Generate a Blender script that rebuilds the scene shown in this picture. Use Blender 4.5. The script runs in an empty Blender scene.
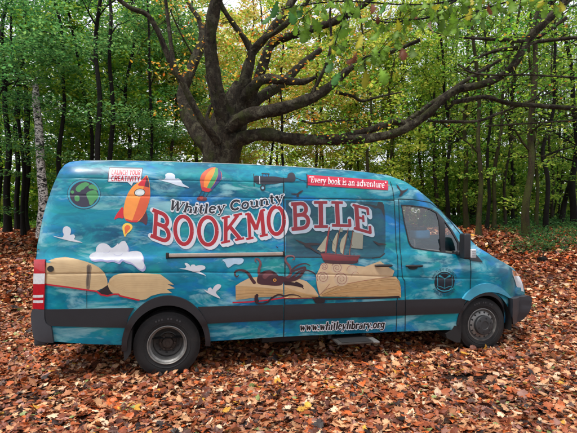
import bpy, bmesh, math, random
import numpy as np
from mathutils import Vector, Matrix
from mathutils.geometry import delaunay_2d_cdt

random.seed(7)
rng = np.random.default_rng(7)
scene = bpy.context.scene
COL = scene.collection
PI = math.pi

# ------------------------------------------------------------------ camera numbers
F, CX, HY = 430.0, 288.5, 225.0          # focal length, centre column and horizon row in photo pixels
PSI = math.radians(12.5)                 # heading of the van
DV = np.array([math.cos(PSI), math.sin(PSI)])
NV = np.array([math.sin(PSI), -math.cos(PSI)])
VY = 5.15
VO = np.array([(167 - CX) / F * VY, VY])  # rear wheel, outer side plane
H = (378.7 - HY) / F * VY                 # eye height


def srgb(r, g, b, k=1.0):
    out = []
    for c in (r, g, b):
        c = c / 255.0
        c = c / 12.92 if c <= 0.04045 else ((c + 0.055) / 1.055) ** 2.4
        out.append(c * k)
    return tuple(out)


def at(x, y, Y):
    return Vector(((x - CX) / F * Y, Y, H - (y - HY) / F * Y))


# ------------------------------------------------------------------ terrain
def ground(X, Y):
    X = np.asarray(X, float)
    Y = np.asarray(Y, float)
    u = (X - VO[0]) * DV[0] + (Y - VO[1]) * DV[1]
    z = np.clip(0.0085 * u, -0.03, 0.06)
    t = np.clip((Y - 8.0) / 11.0, 0, 1)
    z = z + 1.60 * t * t * (3 - 2 * t)
    z = z + np.clip(Y - 19, 0, 200) * 0.009
    far = np.clip((Y - 7.5) / 4, 0, 1)
    z = z + far * 0.05 * (np.sin(X * 0.9 + Y * 0.35) + np.sin(X * 0.37 - Y * 0.8))
    z = z + 0.008 * np.sin(X * 2.3 + 1.1) * np.sin(Y * 2.9)
    return z


def ground_hit(x, y):
    """where the sight line through a photo point meets the ground"""
    Ys = np.linspace(7.6, 34, 1500)
    Xs = (x - CX) / F * Ys
    Zs = H - (y - HY) / F * Ys
    d = Zs - ground(Xs, Ys)
    k = int(np.argmax(d < 0)) if (d < 0).any() else len(Ys) - 1
    return float(Xs[k]), float(Ys[k])


# ------------------------------------------------------------------ objects
def tag(o, label=None, cat=None, group=None, kind=None):
    if label:
        o['label'] = label
    if cat:
        o['category'] = cat
    if group:
        o['group'] = group
    if kind:
        o['kind'] = kind
    return o


def empty(name, loc, rz=0.0):
    o = bpy.data.objects.new(name, None)
    COL.objects.link(o)
    o.location = loc
    o.rotation_euler = (0, 0, rz)
    o.empty_display_size = 0.2
    return o


def mesh_obj(name, verts, faces, mats, parent=None, fmat=None, smooth=True, col=None, sharp=None):
    me = bpy.data.meshes.new(name)
    me.from_pydata([tuple(v) for v in verts], [], [tuple(f) for f in faces])
    for m in (mats if isinstance(mats, (list, tuple)) else [mats]):
        me.materials.append(m)
    if fmat is not None:
        me.polygons.foreach_set('material_index', np.asarray(fmat, np.int32))
    me.polygons.foreach_set('use_smooth', np.full(len(me.polygons), smooth))
    if col is not None:
        a = me.color_attributes.new('Col', 'FLOAT_COLOR', 'POINT')
        a.data.foreach_set('color', np.asarray(col, np.float32).ravel())
    me.update()
    if sharp is not None:
        me.set_sharp_from_angle(angle=math.radians(sharp))
    o = bpy.data.objects.new(name, me)
    COL.objects.link(o)
    if parent:
        o.parent = parent
    return o


def tri_mesh_np(name, V, T, mats, parent=None, col=None, smooth=False):
    """fast path: V (n,3), T (m,3)"""
    me = bpy.data.meshes.new(name)
    V = np.asarray(V, np.float32)
    T = np.asarray(T, np.int32)
    me.vertices.add(len(V))
    me.vertices.foreach_set('co', V.ravel())
    me.loops.add(T.size)
    me.loops.foreach_set('vertex_index', T.ravel())
    me.polygons.add(len(T))
    me.polygons.foreach_set('loop_start', np.arange(0, T.size, 3, dtype=np.int32))
    me.polygons.foreach_set('loop_total', np.full(len(T), 3, np.int32))
    me.polygons.foreach_set('use_smooth', np.full(len(T), smooth))
    me.update(calc_edges=True)
    for m in (mats if isinstance(mats, (list, tuple)) else [mats]):
        me.materials.append(m)
    if col is not None:
        a = me.color_attributes.new('Col', 'FLOAT_COLOR', 'POINT')
        a.data.foreach_set('color', np.asarray(col, np.float32).ravel())
    o = bpy.data.objects.new(name, me)
    COL.objects.link(o)
    if parent:
        o.parent = parent
    return o


class MB:
    """collects simple shapes into one mesh"""

    def __init__(self):
        self.v, self.f, self.m = [], [], []

    def add(self, v, f, m=0):
        k = len(self.v)
        self.v += [tuple(p) for p in v]
        self.f += [tuple(i + k for i in q) for q in f]
        self.m += [m] * len(f)

    def box(self, a, b, m=0, bev=0.0):
        bm = bmesh.new()
        bmesh.ops.create_cube(bm, size=1)
        c = [(a[i] + b[i]) / 2 for i in range(3)]
        s = [abs(b[i] - a[i]) for i in range(3)]
        for q in bm.verts:
            q.co = Vector([c[i] + q.co[i] * s[i] for i in range(3)])
        if bev:
            bmesh.ops.bevel(bm, geom=list(bm.edges), offset=bev, segments=3, affect='EDGES', profile=0.6)
        bm.verts.index_update()
        self.add([q.co[:] for q in bm.verts], [[q.index for q in f.verts] for f in bm.faces], m)
        bm.free()

    def tube(self, pts, radii, seg=10, m=0, cap=True, wob=0.0, seed=0):
        v, f = tube_data(pts, radii, seg, cap, wob, seed)
        self.add(v, f, m)

    def build(self, name, mats, parent=None, smooth=True, sharp=40):
        return mesh_obj(name, self.v, self.f, mats, parent, self.m, smooth, sharp=sharp)


def catmull(pts, n=6, closed=False):
    P = np.asarray(pts, float)
    N = len(P)
    out = []
    for i in range(N if closed else N - 1):
        g = (lambda j: P[j % N]) if closed else (lambda j: P[min(max(j, 0), N - 1)])
        p0, p1, p2, p3 = g(i - 1), g(i), g(i + 1), g(i + 2)
        for k in range(n):
            t = k / n
            out.append(0.5 * (2 * p1 + (p2 - p0) * t + (2 * p0 - 5 * p1 + 4 * p2 - p3) * t * t + (3 * p1 - p0 - 3 * p2 + p3) * t ** 3))
    if not closed:
        out.append(P[-1])
    return np.array(out)


def tube_data(pts, radii, seg=10, cap=True, wob=0.0, seed=0):
    P = np.asarray([tuple(p) for p in pts], float)
    r = np.asarray(radii, float)
    n = len(P)
    T = np.gradient(P, axis=0)
    T /= np.linalg.norm(T, axis=1)[:, None] + 1e-9
    ref = np.array([0.0, 1.0, 0.0]) if abs(T[0][1]) < 0.8 else np.array([1.0, 0, 0])
    verts = []
    rg = np.random.default_rng(seed)
    ph = rg.uniform(0, 6.28, 4)
    N = np.cross(T[0], ref)
    N /= np.linalg.norm(N)
    for i in range(n):
        N = N - T[i] * (N @ T[i])
        N /= np.linalg.norm(N) + 1e-9
        B = np.cross(T[i], N)
        for k in range(seg):
            a = 2 * PI * k / seg
            q = 1.0
            if wob:
                q = 1 + wob * (0.5 * math.sin(3 * a + ph[0] + i * 0.23) + 0.35 * math.sin(5 * a + ph[1] - i * 0.17) + 0.4 * math.sin(2 * a + ph[2] + i * 0.41) + rg.normal(0, 0.18))
            verts.append(P[i] + (N * math.cos(a) + B * math.sin(a)) * r[i] * q)
    faces = []
    for i in range(n - 1):
        for k in range(seg):
            a, b = i * seg + k, i * seg + (k + 1) % seg
            faces.append((a, b, b + seg, a + seg))
    if cap:
        faces.append(tuple(range(seg - 1, -1, -1)))
        faces.append(tuple((n - 1) * seg + k for k in range(seg)))
    return verts, faces


# ------------------------------------------------------------------ materials
class NT:
    def __init__(self, name):
        self.m = bpy.data.materials.new(name)
        self.m.use_nodes = True
        self.t = self.m.node_tree
        self.t.nodes.clear()
        self.out = self.t.nodes.new('ShaderNodeOutputMaterial')

    def n(self, kind, **kw):
        q = self.t.nodes.new('ShaderNode' + kind)
        for k, v in kw.items():
            if k.startswith('i_'):
                key = k[2:]
                key = int(key) if key.isdigit() else key.replace('_', ' ')
                q.inputs[key].default_value = v
            else:
                setattr(q, k, v)
        return q

    def l(self, a, b):
        self.t.links.new(a, b)

    def ramp(self, fac, stops):
        q = self.n('ValToRGB')
        e = q.color_ramp.elements
        while len(e) < len(stops):
            e.new(0.5)
        for el, (p, c) in zip(e, stops):
            el.position = p
            el.color = (*c[:3], 1) if not isinstance(c, (int, float)) else (c, c, c, 1)
        self.l(fac, q.inputs[0])
        return q.outputs[0]

    def noise(self, vec, scale, detail=4, rough=0.55, dist=0.0):
        q = self.n('TexNoise')
        q.inputs['Scale'].default_value = scale
        q.inputs['Detail'].default_value = detail
        q.inputs['Roughness'].default_value = rough
        q.inputs['Distortion'].default_value = dist
        if vec is not None:
            self.l(vec, q.inputs['Vector'])
        return q.outputs['Fac']

    def mix(self, fac, a, b, mode='MIX'):
        q = self.n('Mix', data_type='RGBA', blend_type=mode)
        for s, v in ((q.inputs[0], fac), (q.inputs[6], a), (q.inputs[7], b)):
            if isinstance(v, (int, float)):
                s.default_value = v
            elif isinstance(v, tuple):
                s.default_value = (*v[:3], 1)
            else:
                self.l(v, s)
        return q.outputs[2]

    def mapped(self, scale=(1, 1, 1), loc=(0, 0, 0), coord='Object'):
        c = self.n('TexCoord')
        mp = self.n('Mapping')
        mp.inputs['Scale'].default_value = scale
        mp.inputs['Location'].default_value = loc
        self.l(c.outputs[coord], mp.inputs[0])
        return mp.outputs[0]

    def pbr(self, color, rough=0.5, metal=0.0, bump=None, bstr=0.3, bdist=0.01, **kw):
        p = self.n('BsdfPrincipled')
        if isinstance(color, tuple):
            p.inputs['Base Color'].default_value = (*color[:3], 1)
        else:
            self.l(color, p.inputs['Base Color'])
        if isinstance(rough, (int, float)):
            p.inputs['Roughness'].default_value = rough
        else:
            self.l(rough, p.inputs['Roughness'])
        p.inputs['Metallic'].default_value = metal
        for k, v in kw.items():
            p.inputs[k.replace('_', ' ')].default_value = v
        if bump is not None:
            b = self.n('Bump')
            b.inputs['Strength'].default_value = bstr
            b.inputs['Distance'].default_value = bdist
            self.l(bump, b.inputs['Height'])
            self.l(b.outputs[0], p.inputs['Normal'])
        self.l(p.outputs[0], self.out.inputs[0])
        return self.m


_mc = {}


def vinyl(rgb, rough=0.38):
    """one printed colour of the wrap"""
    key = (tuple(rgb), rough)
    if key not in _mc:
        t = NT('vinyl_print')
        v = t.mapped((1, 1, 1))
        f = t.ramp(t.noise(v, 9, 5), [(0.3, 0.86), (0.7, 1.0)])
        c = t.mix(1.0, srgb(*rgb), f, 'MULTIPLY')
        _mc[key] = t.pbr(c, rough)
    return _mc[key]


def plain(name, rgb, rough=0.5, metal=0.0, var=0.15, scale=12, bumps=0.0, **kw):
    t = NT(name)
    v = t.mapped((1, 1, 1))
    nz = t.noise(v, scale, 5)
    f = t.ramp(nz, [(0.3, 1 - var), (0.7, 1.0)])
    c = t.mix(1.0, srgb(*rgb), f, 'MULTIPLY')
    if bumps:
        b = t.noise(v, scale * 25, 2)
        return t.pbr(c, rough, metal, b, bumps, 0.002, **kw)
    return t.pbr(c, rough, metal, **kw)


def leaf_mat(name, trans=0.45, objvar=0.0, rough=0.55):
    """leaf colour comes from the mesh attribute; light passes through the blade"""
    t = NT(name)
    a = t.n('Attribute', attribute_name='Col')
    c = a.outputs['Color']
    if objvar:
        oi = t.n('ObjectInfo')
        hs = t.n('HueSaturation')
        mr = t.n('MapRange')
        mr.inputs['To Min'].default_value = 0.5 - objvar * 0.10
        mr.inputs['To Max'].default_value = 0.5 + objvar * 0.10
        t.l(oi.outputs['Random'], mr.inputs['Value'])
        t.l(mr.outputs[0], hs.inputs['Hue'])
        t.l(c, hs.inputs['Color'])
        c = hs.outputs[0]
    p = t.n('BsdfPrincipled')
    p.inputs['Roughness'].default_value = rough
    p.inputs['Specular IOR Level'].default_value = 0.35
    t.l(c, p.inputs['Base Color'])
    tr = t.n('BsdfTranslucent')
    t.l(c, tr.inputs[0])
    mx = t.n('MixShader')
    mx.inputs[0].default_value = trans
    t.l(p.outputs[0], mx.inputs[1])
    t.l(tr.outputs[0], mx.inputs[2])
    t.l(mx.outputs[0], t.out.inputs[0])
    return t.m


def bark_mat(name, base, dark, moss=None, moss_amt=0.0, stretch=0.18, scale=14, bstr=0.9, lichen_lit=None):
    t = NT(name)
    v = t.mapped((1, 1, stretch))
    n1 = t.noise(v, scale, 6, 0.62, 0.3)
    n2 = t.noise(v, scale * 3.2, 5, 0.6)
    n3 = t.noise(t.mapped((1, 1, 1)), 26, 6, 0.7, 0.6)
    c = t.ramp(n1, [(0.32, srgb(*dark)), (0.62, srgb(*base))])
    c = t.mix(0.35, c, t.ramp(n2, [(0.35, srgb(*dark)), (0.7, srgb(*base))]))
    if lichen_lit:
        f = t.ramp(t.noise(t.mapped((1, 1, 1), (5, 2, 7)), 4.5, 7, 0.7, 0.8), [(0.50, 0.0), (0.62, 0.75)])
        c = t.mix(f, c, srgb(*lichen_lit))  # random lichen patches that also carry the lit tone of the bark
        c = t.mix(t.ramp(n3, [(0.36, 0.75), (0.47, 0.0)]), c, srgb(*dark))
    if moss:
        w = t.mapped((1, 1, 0.6), (3, 1, 2))
        f = t.ramp(t.noise(w, 3.2, 5, 0.6), [(0.62 - moss_amt * 0.35, 0.0), (0.72 - moss_amt * 0.2, 0.85)])
        c = t.mix(f, c, srgb(*moss))
    ad = t.n('Math', operation='ADD')
    t.l(n1, ad.inputs[0])
    t.l(n2, ad.inputs[1])
    a2 = t.n('Math', operation='ADD')
    t.l(ad.outputs[0], a2.inputs[0])
    t.l(n3, a2.inputs[1])
    return t.pbr(c, 0.9, 0, a2.outputs[0], bstr, 0.045, Specular_IOR_Level=0.2)

# =================================================================== THE BOOKMOBILE
van = empty('bookmobile', (VO[0], VO[1], 0), PSI)
tag(van, 'teal high-roof bookmobile van with storybook pictures along its side, parked on fallen leaves', 'van')
WC = -0.97                                # centre plane of the van (w = distance outward from the wheel plane)

# ---- side silhouette traced in photo points
OUT_PX = [(54, 341.5), (38, 330), (35.6, 309), (35.6, 284), (35.8, 259), (37.3, 245), (41, 226), (45, 209), (50, 194), (55, 181), (60, 170.5), (65, 164.6), (70, 162),
          (80, 161), (115, 161.3), (160, 162.2), (205, 163.6), (250, 165.2), (290, 167.2), (340, 170.3), (370, 173), (390, 176), (405.6, 182), (416, 188.6),
          (429, 199), (442, 212), (455, 225), (465, 234.8), (471, 240.5), (478, 247.2), (492, 256), (506, 264.6), (513, 270.3), (518, 276), (521.4, 283), (523, 290), (523.4, 296), (521, 309), (514, 318), (505, 321)]


def base_w(v):
    K = [(.20, -.08), (.30, -.06), (.42, -.03), (.62, -.012), (.66, 0), (.86, 0.004), (1.05, .012), (1.20, .014), (1.36, .008), (1.43, .0), (1.47, -.022), (1.52, -.036), (1.8, -.062),
         (2.16, -.108), (2.30, -.130), (2.45, -.158), (2.60, -.20), (2.8, -.25)]
    w = np.interp(v, [k[0] for k in K], [k[1] for k in K])
    for vc in (2.188, 2.392):
        w = w - 0.006 * np.exp(-((v - vc) / 0.010) ** 2)
    return w


CREASE = ([-1.6, 0.4, 2.04, 2.96, 4.0, 5.2], [1.29, 1.265, 1.198, 1.141, 1.09, 1.05])


def taper(u, v):
    t = np.clip((u - 4.30) / 0.72, 0, 1.3)
    w = -0.27 * t ** 2
    w = w - 0.10 * np.clip(u - 3.1, 0, 2) * np.clip((v - 1.2) / 0.9, 0, 1)
    r = np.clip((-1.22 - u) / 0.2, 0, 1.2)
    return w - 0.06 * r ** 2


def amp(v):
    return 0.03 + 0.08 * np.clip((v - 1.3) / 0.5, 0, 1)


def uv_from_w(px, py, w):
    xp = (px - CX) / F
    Y = (w + NV @ VO) / (NV[0] * xp + NV[1])
    u = (xp * Y - VO[0]) * DV[0] + (Y - VO[1]) * DV[1]
    return u, H - (py - HY) / F * Y


OUT_UV = []
for (a, b) in OUT_PX:
    w = -0.1
    for k in range(40):
        u, v = uv_from_w(a, b, w)
        w = 0.6 * w + 0.4 * float(base_w(v) + taper(u, v) - amp(v))
    OUT_UV.append((float(u), float(v)))
OUT_UV = np.array(OUT_UV)


def outline_dist_exact(u, v):
    P = OUT_UV[3:34]
    d = np.full(np.shape(u), 9.0)
    for a, b in zip(P[:-1], P[1:]):
        e = b - a
        t = np.clip(((u - a[0]) * e[0] + (v - a[1]) * e[1]) / (e @ e), 0, 1)
        d = np.minimum(d, np.hypot(u - a[0] - t * e[0], v - a[1] - t * e[1]))
    return d


_du, _dv = np.arange(-1.9, 5.5, 0.01), np.arange(0.0, 2.9, 0.01)
_dg = outline_dist_exact(*np.meshgrid(_du, _dv, indexing='ij'))


def outline_dist(u, v):
    a = np.clip((u + 1.9) / 0.01, 0, len(_du) - 1.001)
    b = np.clip(v / 0.01, 0, len(_dv) - 1.001)
    i, j = a.astype(int), b.astype(int)
    f, g = a - i, b - j
    return (_dg[i, j] * (1 - f) + _dg[i + 1, j] * f) * (1 - g) + (_dg[i, j + 1] * (1 - f) + _dg[i + 1, j + 1] * f) * g


def side_w(u, v):
    u = np.asarray(u, float)
    v = np.asarray(v, float)
    d = outline_dist(u, v)
    vc = np.interp(u, *CREASE)
    g = -0.007 * np.exp(-((v - vc) / 0.009) ** 2) * (u < 4.2)
    return base_w(v) + taper(u, v) + g - amp(v) * (1 - np.clip(d / 0.24, 0, 1)) ** 2


def px2uv(P):
    P = np.asarray(P, float).reshape(-1, 2)
    w = np.full(len(P), -0.05)
    for k in range(25):
        u, v = uv_from_w(P[:, 0], P[:, 1], w)
        w = 0.5 * w + 0.5 * side_w(u, v)
    return np.stack([u, v], 1)


def local(u, v, w):
    return np.stack([u, -np.asarray(w), v], -1)


# ---- painting flat shapes on the side: all layers go through one constrained triangulation
GU = np.arange(-1.7, 5.3, 0.1)
GV = np.unique(np.round(np.concatenate([np.arange(0.2, 2.3, 0.07), np.arange(2.3, 2.75, 0.035), [1.43, 1.45, 1.47, 1.495, 1.52],
                                        [2.188, 2.177, 2.199, 2.166, 2.21, 2.392, 2.381, 2.403, 2.37, 2.414]]), 4))
CO = (-0.02, -0.009, 0.0, 0.009, 0.02)


def ccw(p):
    p = np.asarray(p, float)
    x, y = p[:, 0], p[:, 1]
    return p if np.sum(x * np.roll(y, -1) - y * np.roll(x, -1)) > 0 else p[::-1]


def triangulate(polys, grid=True):
    """polys: list of (k,2) uv arrays. Returns verts, tris and for every tri the input polygons it lies in."""
    vs, fs, es = [], [], []
    for p in polys:
        p = ccw(p)
        k = len(vs)
        vs += [Vector((float(a), float(b))) for a, b in p]
        fs.append(list(range(k, k + len(p))))
    A = np.concatenate([np.asarray(p) for p in polys])
    lo, hi = A.min(0), A.max(0)
    if grid:
        for g in GU:
            if lo[0] < g < hi[0]:
                k = len(vs)
                vs += [Vector((g, lo[1] - .011)), Vector((g, hi[1] + .011))]
                es.append((k, k + 1))
        for g in GV:
            if lo[1] < g < hi[1]:
                k = len(vs)
                vs += [Vector((lo[0] - .013, g)), Vector((hi[0] + .013, g))]
                es.append((k, k + 1))
        for o in CO:
            us = np.concatenate([[lo[0] - .013], [q for q in CREASE[0] if lo[0] < q < hi[0]], [hi[0] + .013]])
            cv = np.interp(us, *CREASE) + o
            if cv.max() > lo[1] and cv.min() < hi[1]:
                k = len(vs)
                vs += [Vector((float(a), float(b))) for a, b in zip(us, cv)]
                es += [(k + i, k + i + 1) for i in range(len(us) - 1)]
    ov, oe, of, _, _, orig = delaunay_2d_cdt(vs, es, fs, 0, 1e-6, True)
    V = np.array([(p[0], p[1]) for p in ov])
    T, O = [], []
    for f, o in zip(of, orig):
        if o and len(f) == 3:
            T.append(tuple(f))
            O.append(list(o))
    # trust a claim only where the triangle's centre really lies in the polygon
    C_ = V[np.array(T)].mean(1)
    by = {}
    for i, o in enumerate(O):
        for k in o:
            by.setdefault(k, []).append(i)
    for k, ids in by.items():
        P = np.asarray(polys[k], float)
        c = C_[ids]
        inside = np.zeros(len(ids), bool)
        for a, b in zip(P, np.roll(P, -1, 0)):
            if a[1] == b[1]:
                continue
            hit = ((a[1] > c[:, 1]) != (b[1] > c[:, 1])) & (c[:, 0] < (b[0] - a[0]) * (c[:, 1] - a[1]) / (b[1] - a[1]) + a[0])
            inside ^= hit
        for i, q in zip(ids, inside):
            if not q:
                O[i].remove(k)
    keep = [i for i, o in enumerate(O) if o]
    return V, [T[i] for i in keep], [O[i] for i in keep]


def px2uv_many(polys):
    k = np.cumsum([len(p) for p in polys])[:-1]
    return np.split(px2uv(np.concatenate([np.asarray(p, float) for p in polys])), k)


def compact(V, T):
    T = np.asarray(T, int)
    used = np.unique(T)
    m = -np.ones(len(V), int)
    m[used] = np.arange(len(used))
    return V[used], m[T]


def paint(name, layers, parent, off, surf=side_w, label=None):
    """layers: (px polygon, colour or material); later ones lie on top. One mesh, no overlapping faces."""
    mats, idx, polys = [], [], []
    for p, c in layers:
        m = c if isinstance(c, bpy.types.Material) else (None if c is None else vinyl(c))
        if m not in mats:
            mats.append(m)
        idx.append(mats.index(m))
        polys.append(p)
    polys = px2uv_many(polys)
    V, T, O = triangulate(polys)
    fm = [idx[max(o)] for o in O]
    keep = [i for i, k in enumerate(fm) if mats[k] is not None]
    T = [T[i] for i in keep]
    fm = [fm[i] for i in keep]
    V, T = compact(V, T)
    P = local(V[:, 0], V[:, 1], surf(V[:, 0], V[:, 1]) + off)
    real = [m for m in mats if m is not None]
    fm = [real.index(mats[k]) for k in fm]
    o = mesh_obj(name, P, T, real, parent, fm, True)
    if label:
        o['label'] = label
    return o


def plate(name, layers, parent, off, depth=0.02, label=None, uv=False, surf=side_w, round_edge=0.0):
    """like paint() but a solid piece: the boundary is skirted back into the body"""
    mats, idx, polys = [], [], []
    for p, m in layers:
        if m not in mats:
            mats.append(m)
        idx.append(mats.index(m))
        polys.append(np.asarray(p, float) if uv else px2uv(p))
    V, T, O = triangulate(polys)
    fm = [idx[max(o)] for o in O]
    keep = [i for i, k in enumerate(fm) if mats[k] is not None]
    T = [T[i] for i in keep]
    fm = [fm[i] for i in keep]
    V, T = compact(V, T)
    P = local(V[:, 0], V[:, 1], surf(V[:, 0], V[:, 1]) + off)
    ed = {}
    for t, k in zip(T, fm):
        for a, b in ((t[0], t[1]), (t[1], t[2]), (t[2], t[0])):
            ed[(a, b)] = k
    P = list(map(tuple, P))
    F_ = [tuple(t) for t in T]
    back = {}
    for (a, b), k in list(ed.items()):
        if (b, a) not in ed:
            for q in (a, b):
                if q not in back:
                    back[q] = len(P)
                    P.append((P[q][0], P[q][1] + depth, P[q][2]))
            F_.append((b, a, back[a], back[b]))
            fm.append(k)
    real = [m for m in mats if m is not None]
    fm = [real.index(mats[k]) for k in fm]
    o = mesh_obj(name, P, F_, real, parent, fm, True, sharp=35)
    if label:
        o['label'] = label
    return o


# ---- shapes in photo points
def Z(ox, oy, s, pts):
    return [(ox + a / s, oy + b / s) for a, b in pts]


def blob(pts, n=5):
    return catmull(pts, n, True)


def disc(cx, cy, rx, ry=None, n=20, rot=0.0):
    ry = rx if ry is None else ry
    out = []
    for k in range(n):
        a = 2 * PI * k / n
        x, y = rx * math.cos(a), ry * math.sin(a)
        out.append((cx + x * math.cos(rot) - y * math.sin(rot), cy + x * math.sin(rot) + y * math.cos(rot)))
    return out


def stroke(pts, w, w2=None, round_end=False):
    """polygons of a pen stroke through pts, width w (to w2 at its end)"""
    P = np.asarray(pts, float)
    n = len(P)
    ws = np.linspace(w, w if w2 is None else w2, n)
    out = []
    for i in range(n - 1):
        a, b = P[i], P[i + 1]
        e = b - a
        L = np.hypot(*e)
        if L < 1e-6:
            continue
        q = np.array([-e[1], e[0]]) / L
        out.append(np.array([a + q * ws[i] / 2, b + q * ws[i + 1] / 2, b - q * ws[i + 1] / 2, a - q * ws[i] / 2]))
    for i in range(0 if round_end else 1, n if round_end else n - 1):
        if ws[i] > 0.12:
            out.append(np.array(disc(P[i][0], P[i][1], ws[i] / 2 * 0.985, n=10, rot=0.13 + i)))
    return out


def arc(cx, cy, rx, ry, a0, a1, n=9):
    return [(cx + rx * math.cos(math.radians(a0 + (a1 - a0) * k / n)), cy + ry * math.sin(math.radians(a0 + (a1 - a0) * k / n))) for k in range(n + 1)]


# ---- a small pen font: strokes as (polyline, weight); y up, cap height 1
def _font():
    G = {}
    x = 0.66
    th, tk = 0.45, 1.0
    sf = lambda a, b, y: ([(a, y), (b, y)], th)
    G['h'] = ([([(.14, 0), (.14, 1)], tk), (arc(.39, .36, .24, .28, 165, 20), .7), ([(.62, .42), (.62, 0)], tk), sf(0, .3, .02), sf(.48, .78, .02), sf(0, .14, .98)], .82)
    G['n'] = ([([(.14, 0), (.14, x)], tk), (arc(.39, .36, .24, .28, 165, 20), .7), ([(.62, .42), (.62, 0)], tk), sf(0, .3, .02), sf(.48, .78, .02), sf(0, .14, .64)], .82)
    G['i'] = ([([(.16, 0), (.16, x)], tk), ([(.16, .86), (.16, .99)], 1.1), sf(0, .32, .02), sf(0, .16, .64)], .36)
    G['l'] = ([([(.16, 0), (.16, 1)], tk), sf(0, .32, .02), sf(0, .16, .98)], .36)
    G['t'] = ([([(.18, .9), (.18, .14)], tk), (arc(.30, .14, .12, .12, 180, 330, 5), .6), ([(0, .63), (.38, .63)], th)], .46)
    G['e'] = ([(arc(.31, .33, .25, .31, 5, 320, 12), .85), ([(.08, .37), (.54, .37)], th)], .66)
    G['y'] = ([([(.1, .63), (.36, .04)], tk), ([(.62, .63), (.36, .04), (.24, -.26), (.1, -.24)], .5), sf(0, .26, .64), sf(.5, .74, .64)], .74)
    G['v'] = ([([(.1, .63), (.34, .02)], tk), ([(.58, .63), (.34, .02)], .5), sf(0, .24, .64), sf(.46, .7, .64)], .7)
    G['w'] = ([([(.1, .63), (.30, .02)], tk), ([(.30, .02), (.48, .6)], .5), ([(.48, .6), (.68, .02)], tk), ([(.68, .02), (.9, .63)], .5), sf(0, .22, .64), sf(.8, 1.0, .64)], 1.02)
    G['C'] = ([(arc(.45, .5, .38, .46, 45, 315, 14), tk), ([(.76, .94), (.76, .66)], th)], .9)
    G['o'] = ([(arc(.33, .33, .26, .31, 0, 360, 14), .85)], .7)
    G['u'] = ([([(.14, .64), (.14, .28)], tk), (arc(.37, .26, .23, .24, 185, 345), .7), ([(.60, .64), (.60, 0)], tk), sf(0, .14, .64), sf(.46, .6, .64), sf(.6, .76, .02)], .82)
    G['W'] = ([([(.12, 1), (.34, 0)], tk), ([(.34, 0), (.56, .9)], .5), ([(.56, .9), (.8, 0)], tk), ([(.8, 0), (1.06, 1)], .5), sf(0, .3, .98), sf(.92, 1.2, .98), sf(.44, .66, .96)], 1.22)
    G['E'] = ([([(.16, 0), (.16, 1)], tk), sf(0, .64, .03), sf(0, .62, .97), sf(.16, .46, .52), ([(.62, .97), (.62, .74)], th), ([(.64, .03), (.64, .28)], th), ([(.46, .64), (.46, .40)], th)], .74)
    G['r'] = ([([(.14, 0), (.14, x)], tk), (arc(.36, .40, .2, .22, 160, 40, 5), .7), sf(0, .32, .02), sf(0, .14, .64), ([(.5, .58), (.5, .46)], .9)], .56)
    G['b'] = ([([(.14, 0), (.14, 1)], tk), (arc(.38, .33, .25, .31, 160, -160, 11), .85), sf(0, .14, .98)], .74)
    G['d'] = ([([(.58, 0), (.58, 1)], tk), (arc(.32, .33, .24, .31, 20, 340, 11), .85), sf(.44, .58, .98), sf(.58, .74, .02)], .8)
    G['k'] = ([([(.14, 0), (.14, 1)], tk), ([(.14, .28), (.52, .62)], .5), ([(.28, .4), (.58, .02)], tk), sf(0, .3, .02), sf(.44, .72, .02), sf(0, .14, .98), sf(.38, .64, .63)], .76)
    G['s'] = ([(arc(.27, .48, .18, .15, 40, 250, 7) + arc(.27, .17, .2, .15, 80, -150, 7), .75)], .54)
    G['a'] = ([([(.52, .44), (.52, 0)], tk), (arc(.3, .44, .22, .2, 0, 150, 6), .65), (arc(.28, .18, .2, .18, 60, 320, 9), .75), sf(.52, .68, .02)], .72)
    G['g'] = ([(arc(.3, .38, .22, .26, 0, 360, 12), .8), ([(.54, .64), (.54, -.08)], .9), (arc(.3, -.08, .24, .18, 0, -160, 7), .7), sf(.54, .7, .62)], .72)
    G['.'] = ([([(.12, 0), (.12, .13)], 1.2)], .28)
    G['“'] = ([([(.08, .98), (.05, .76)], .7), ([(.24, .98), (.21, .76)], .7)], .36)
    G['”'] = ([([(.08, .98), (.05, .76)], .7), ([(.24, .98), (.21, .76)], .7)], .36)
    G[' '] = ([], .32)
    S = {}
    k = 1.0
    S['L'] = ([([(.1, 1), (.1, .06), (.5, .06)], k)], .56)
    S['A'] = ([([(.04, 0), (.3, 1), (.56, 0)], k), ([(.14, .34), (.46, .34)], k)], .62)
    S['U'] = ([([(.1, 1), (.1, .25)] + arc(.3, .25, .2, .2, 180, 360, 5) + [(.5, 1)], k)], .62)
    S['N'] = ([([(.1, 0), (.1, 1), (.5, 0), (.5, 1)], k)], .62)
    S['C'] = ([(arc(.32, .5, .24, .46, 50, 310, 9), k)], .58)
    S['H'] = ([([(.1, 0), (.1, 1)], k), ([(.5, 0), (.5, 1)], k), ([(.1, .52), (.5, .52)], k)], .62)
    S['Y'] = ([([(.04, 1), (.3, .5), (.56, 1)], k), ([(.3, .5), (.3, 0)], k)], .6)
    S['O'] = ([(arc(.32, .5, .24, .46, 0, 360, 12), k)], .66)
    S['R'] = ([([(.1, 0), (.1, .95), (.36, .95)] + arc(.36, .73, .16, .22, 90, -90, 5) + [(.1, .5)], k), ([(.3, .5), (.54, 0)], k)], .6)
    S['E'] = ([([(.5, .95), (.1, .95), (.1, .05), (.5, .05)], k), ([(.1, .52), (.42, .52)], k)], .55)
    S['T'] = ([([(.02, .95), (.54, .95)], k), ([(.28, .95), (.28, 0)], k)], .56)
    S['I'] = ([([(.12, 0), (.12, 1)], k)], .26)
    S['V'] = ([([(.04, 1), (.3, 0), (.56, 1)], k)], .6)
    S['W'] = ([([(.04, 1), (.2, 0), (.38, .9), (.56, 0), (.72, 1)], k)], .78)
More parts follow.
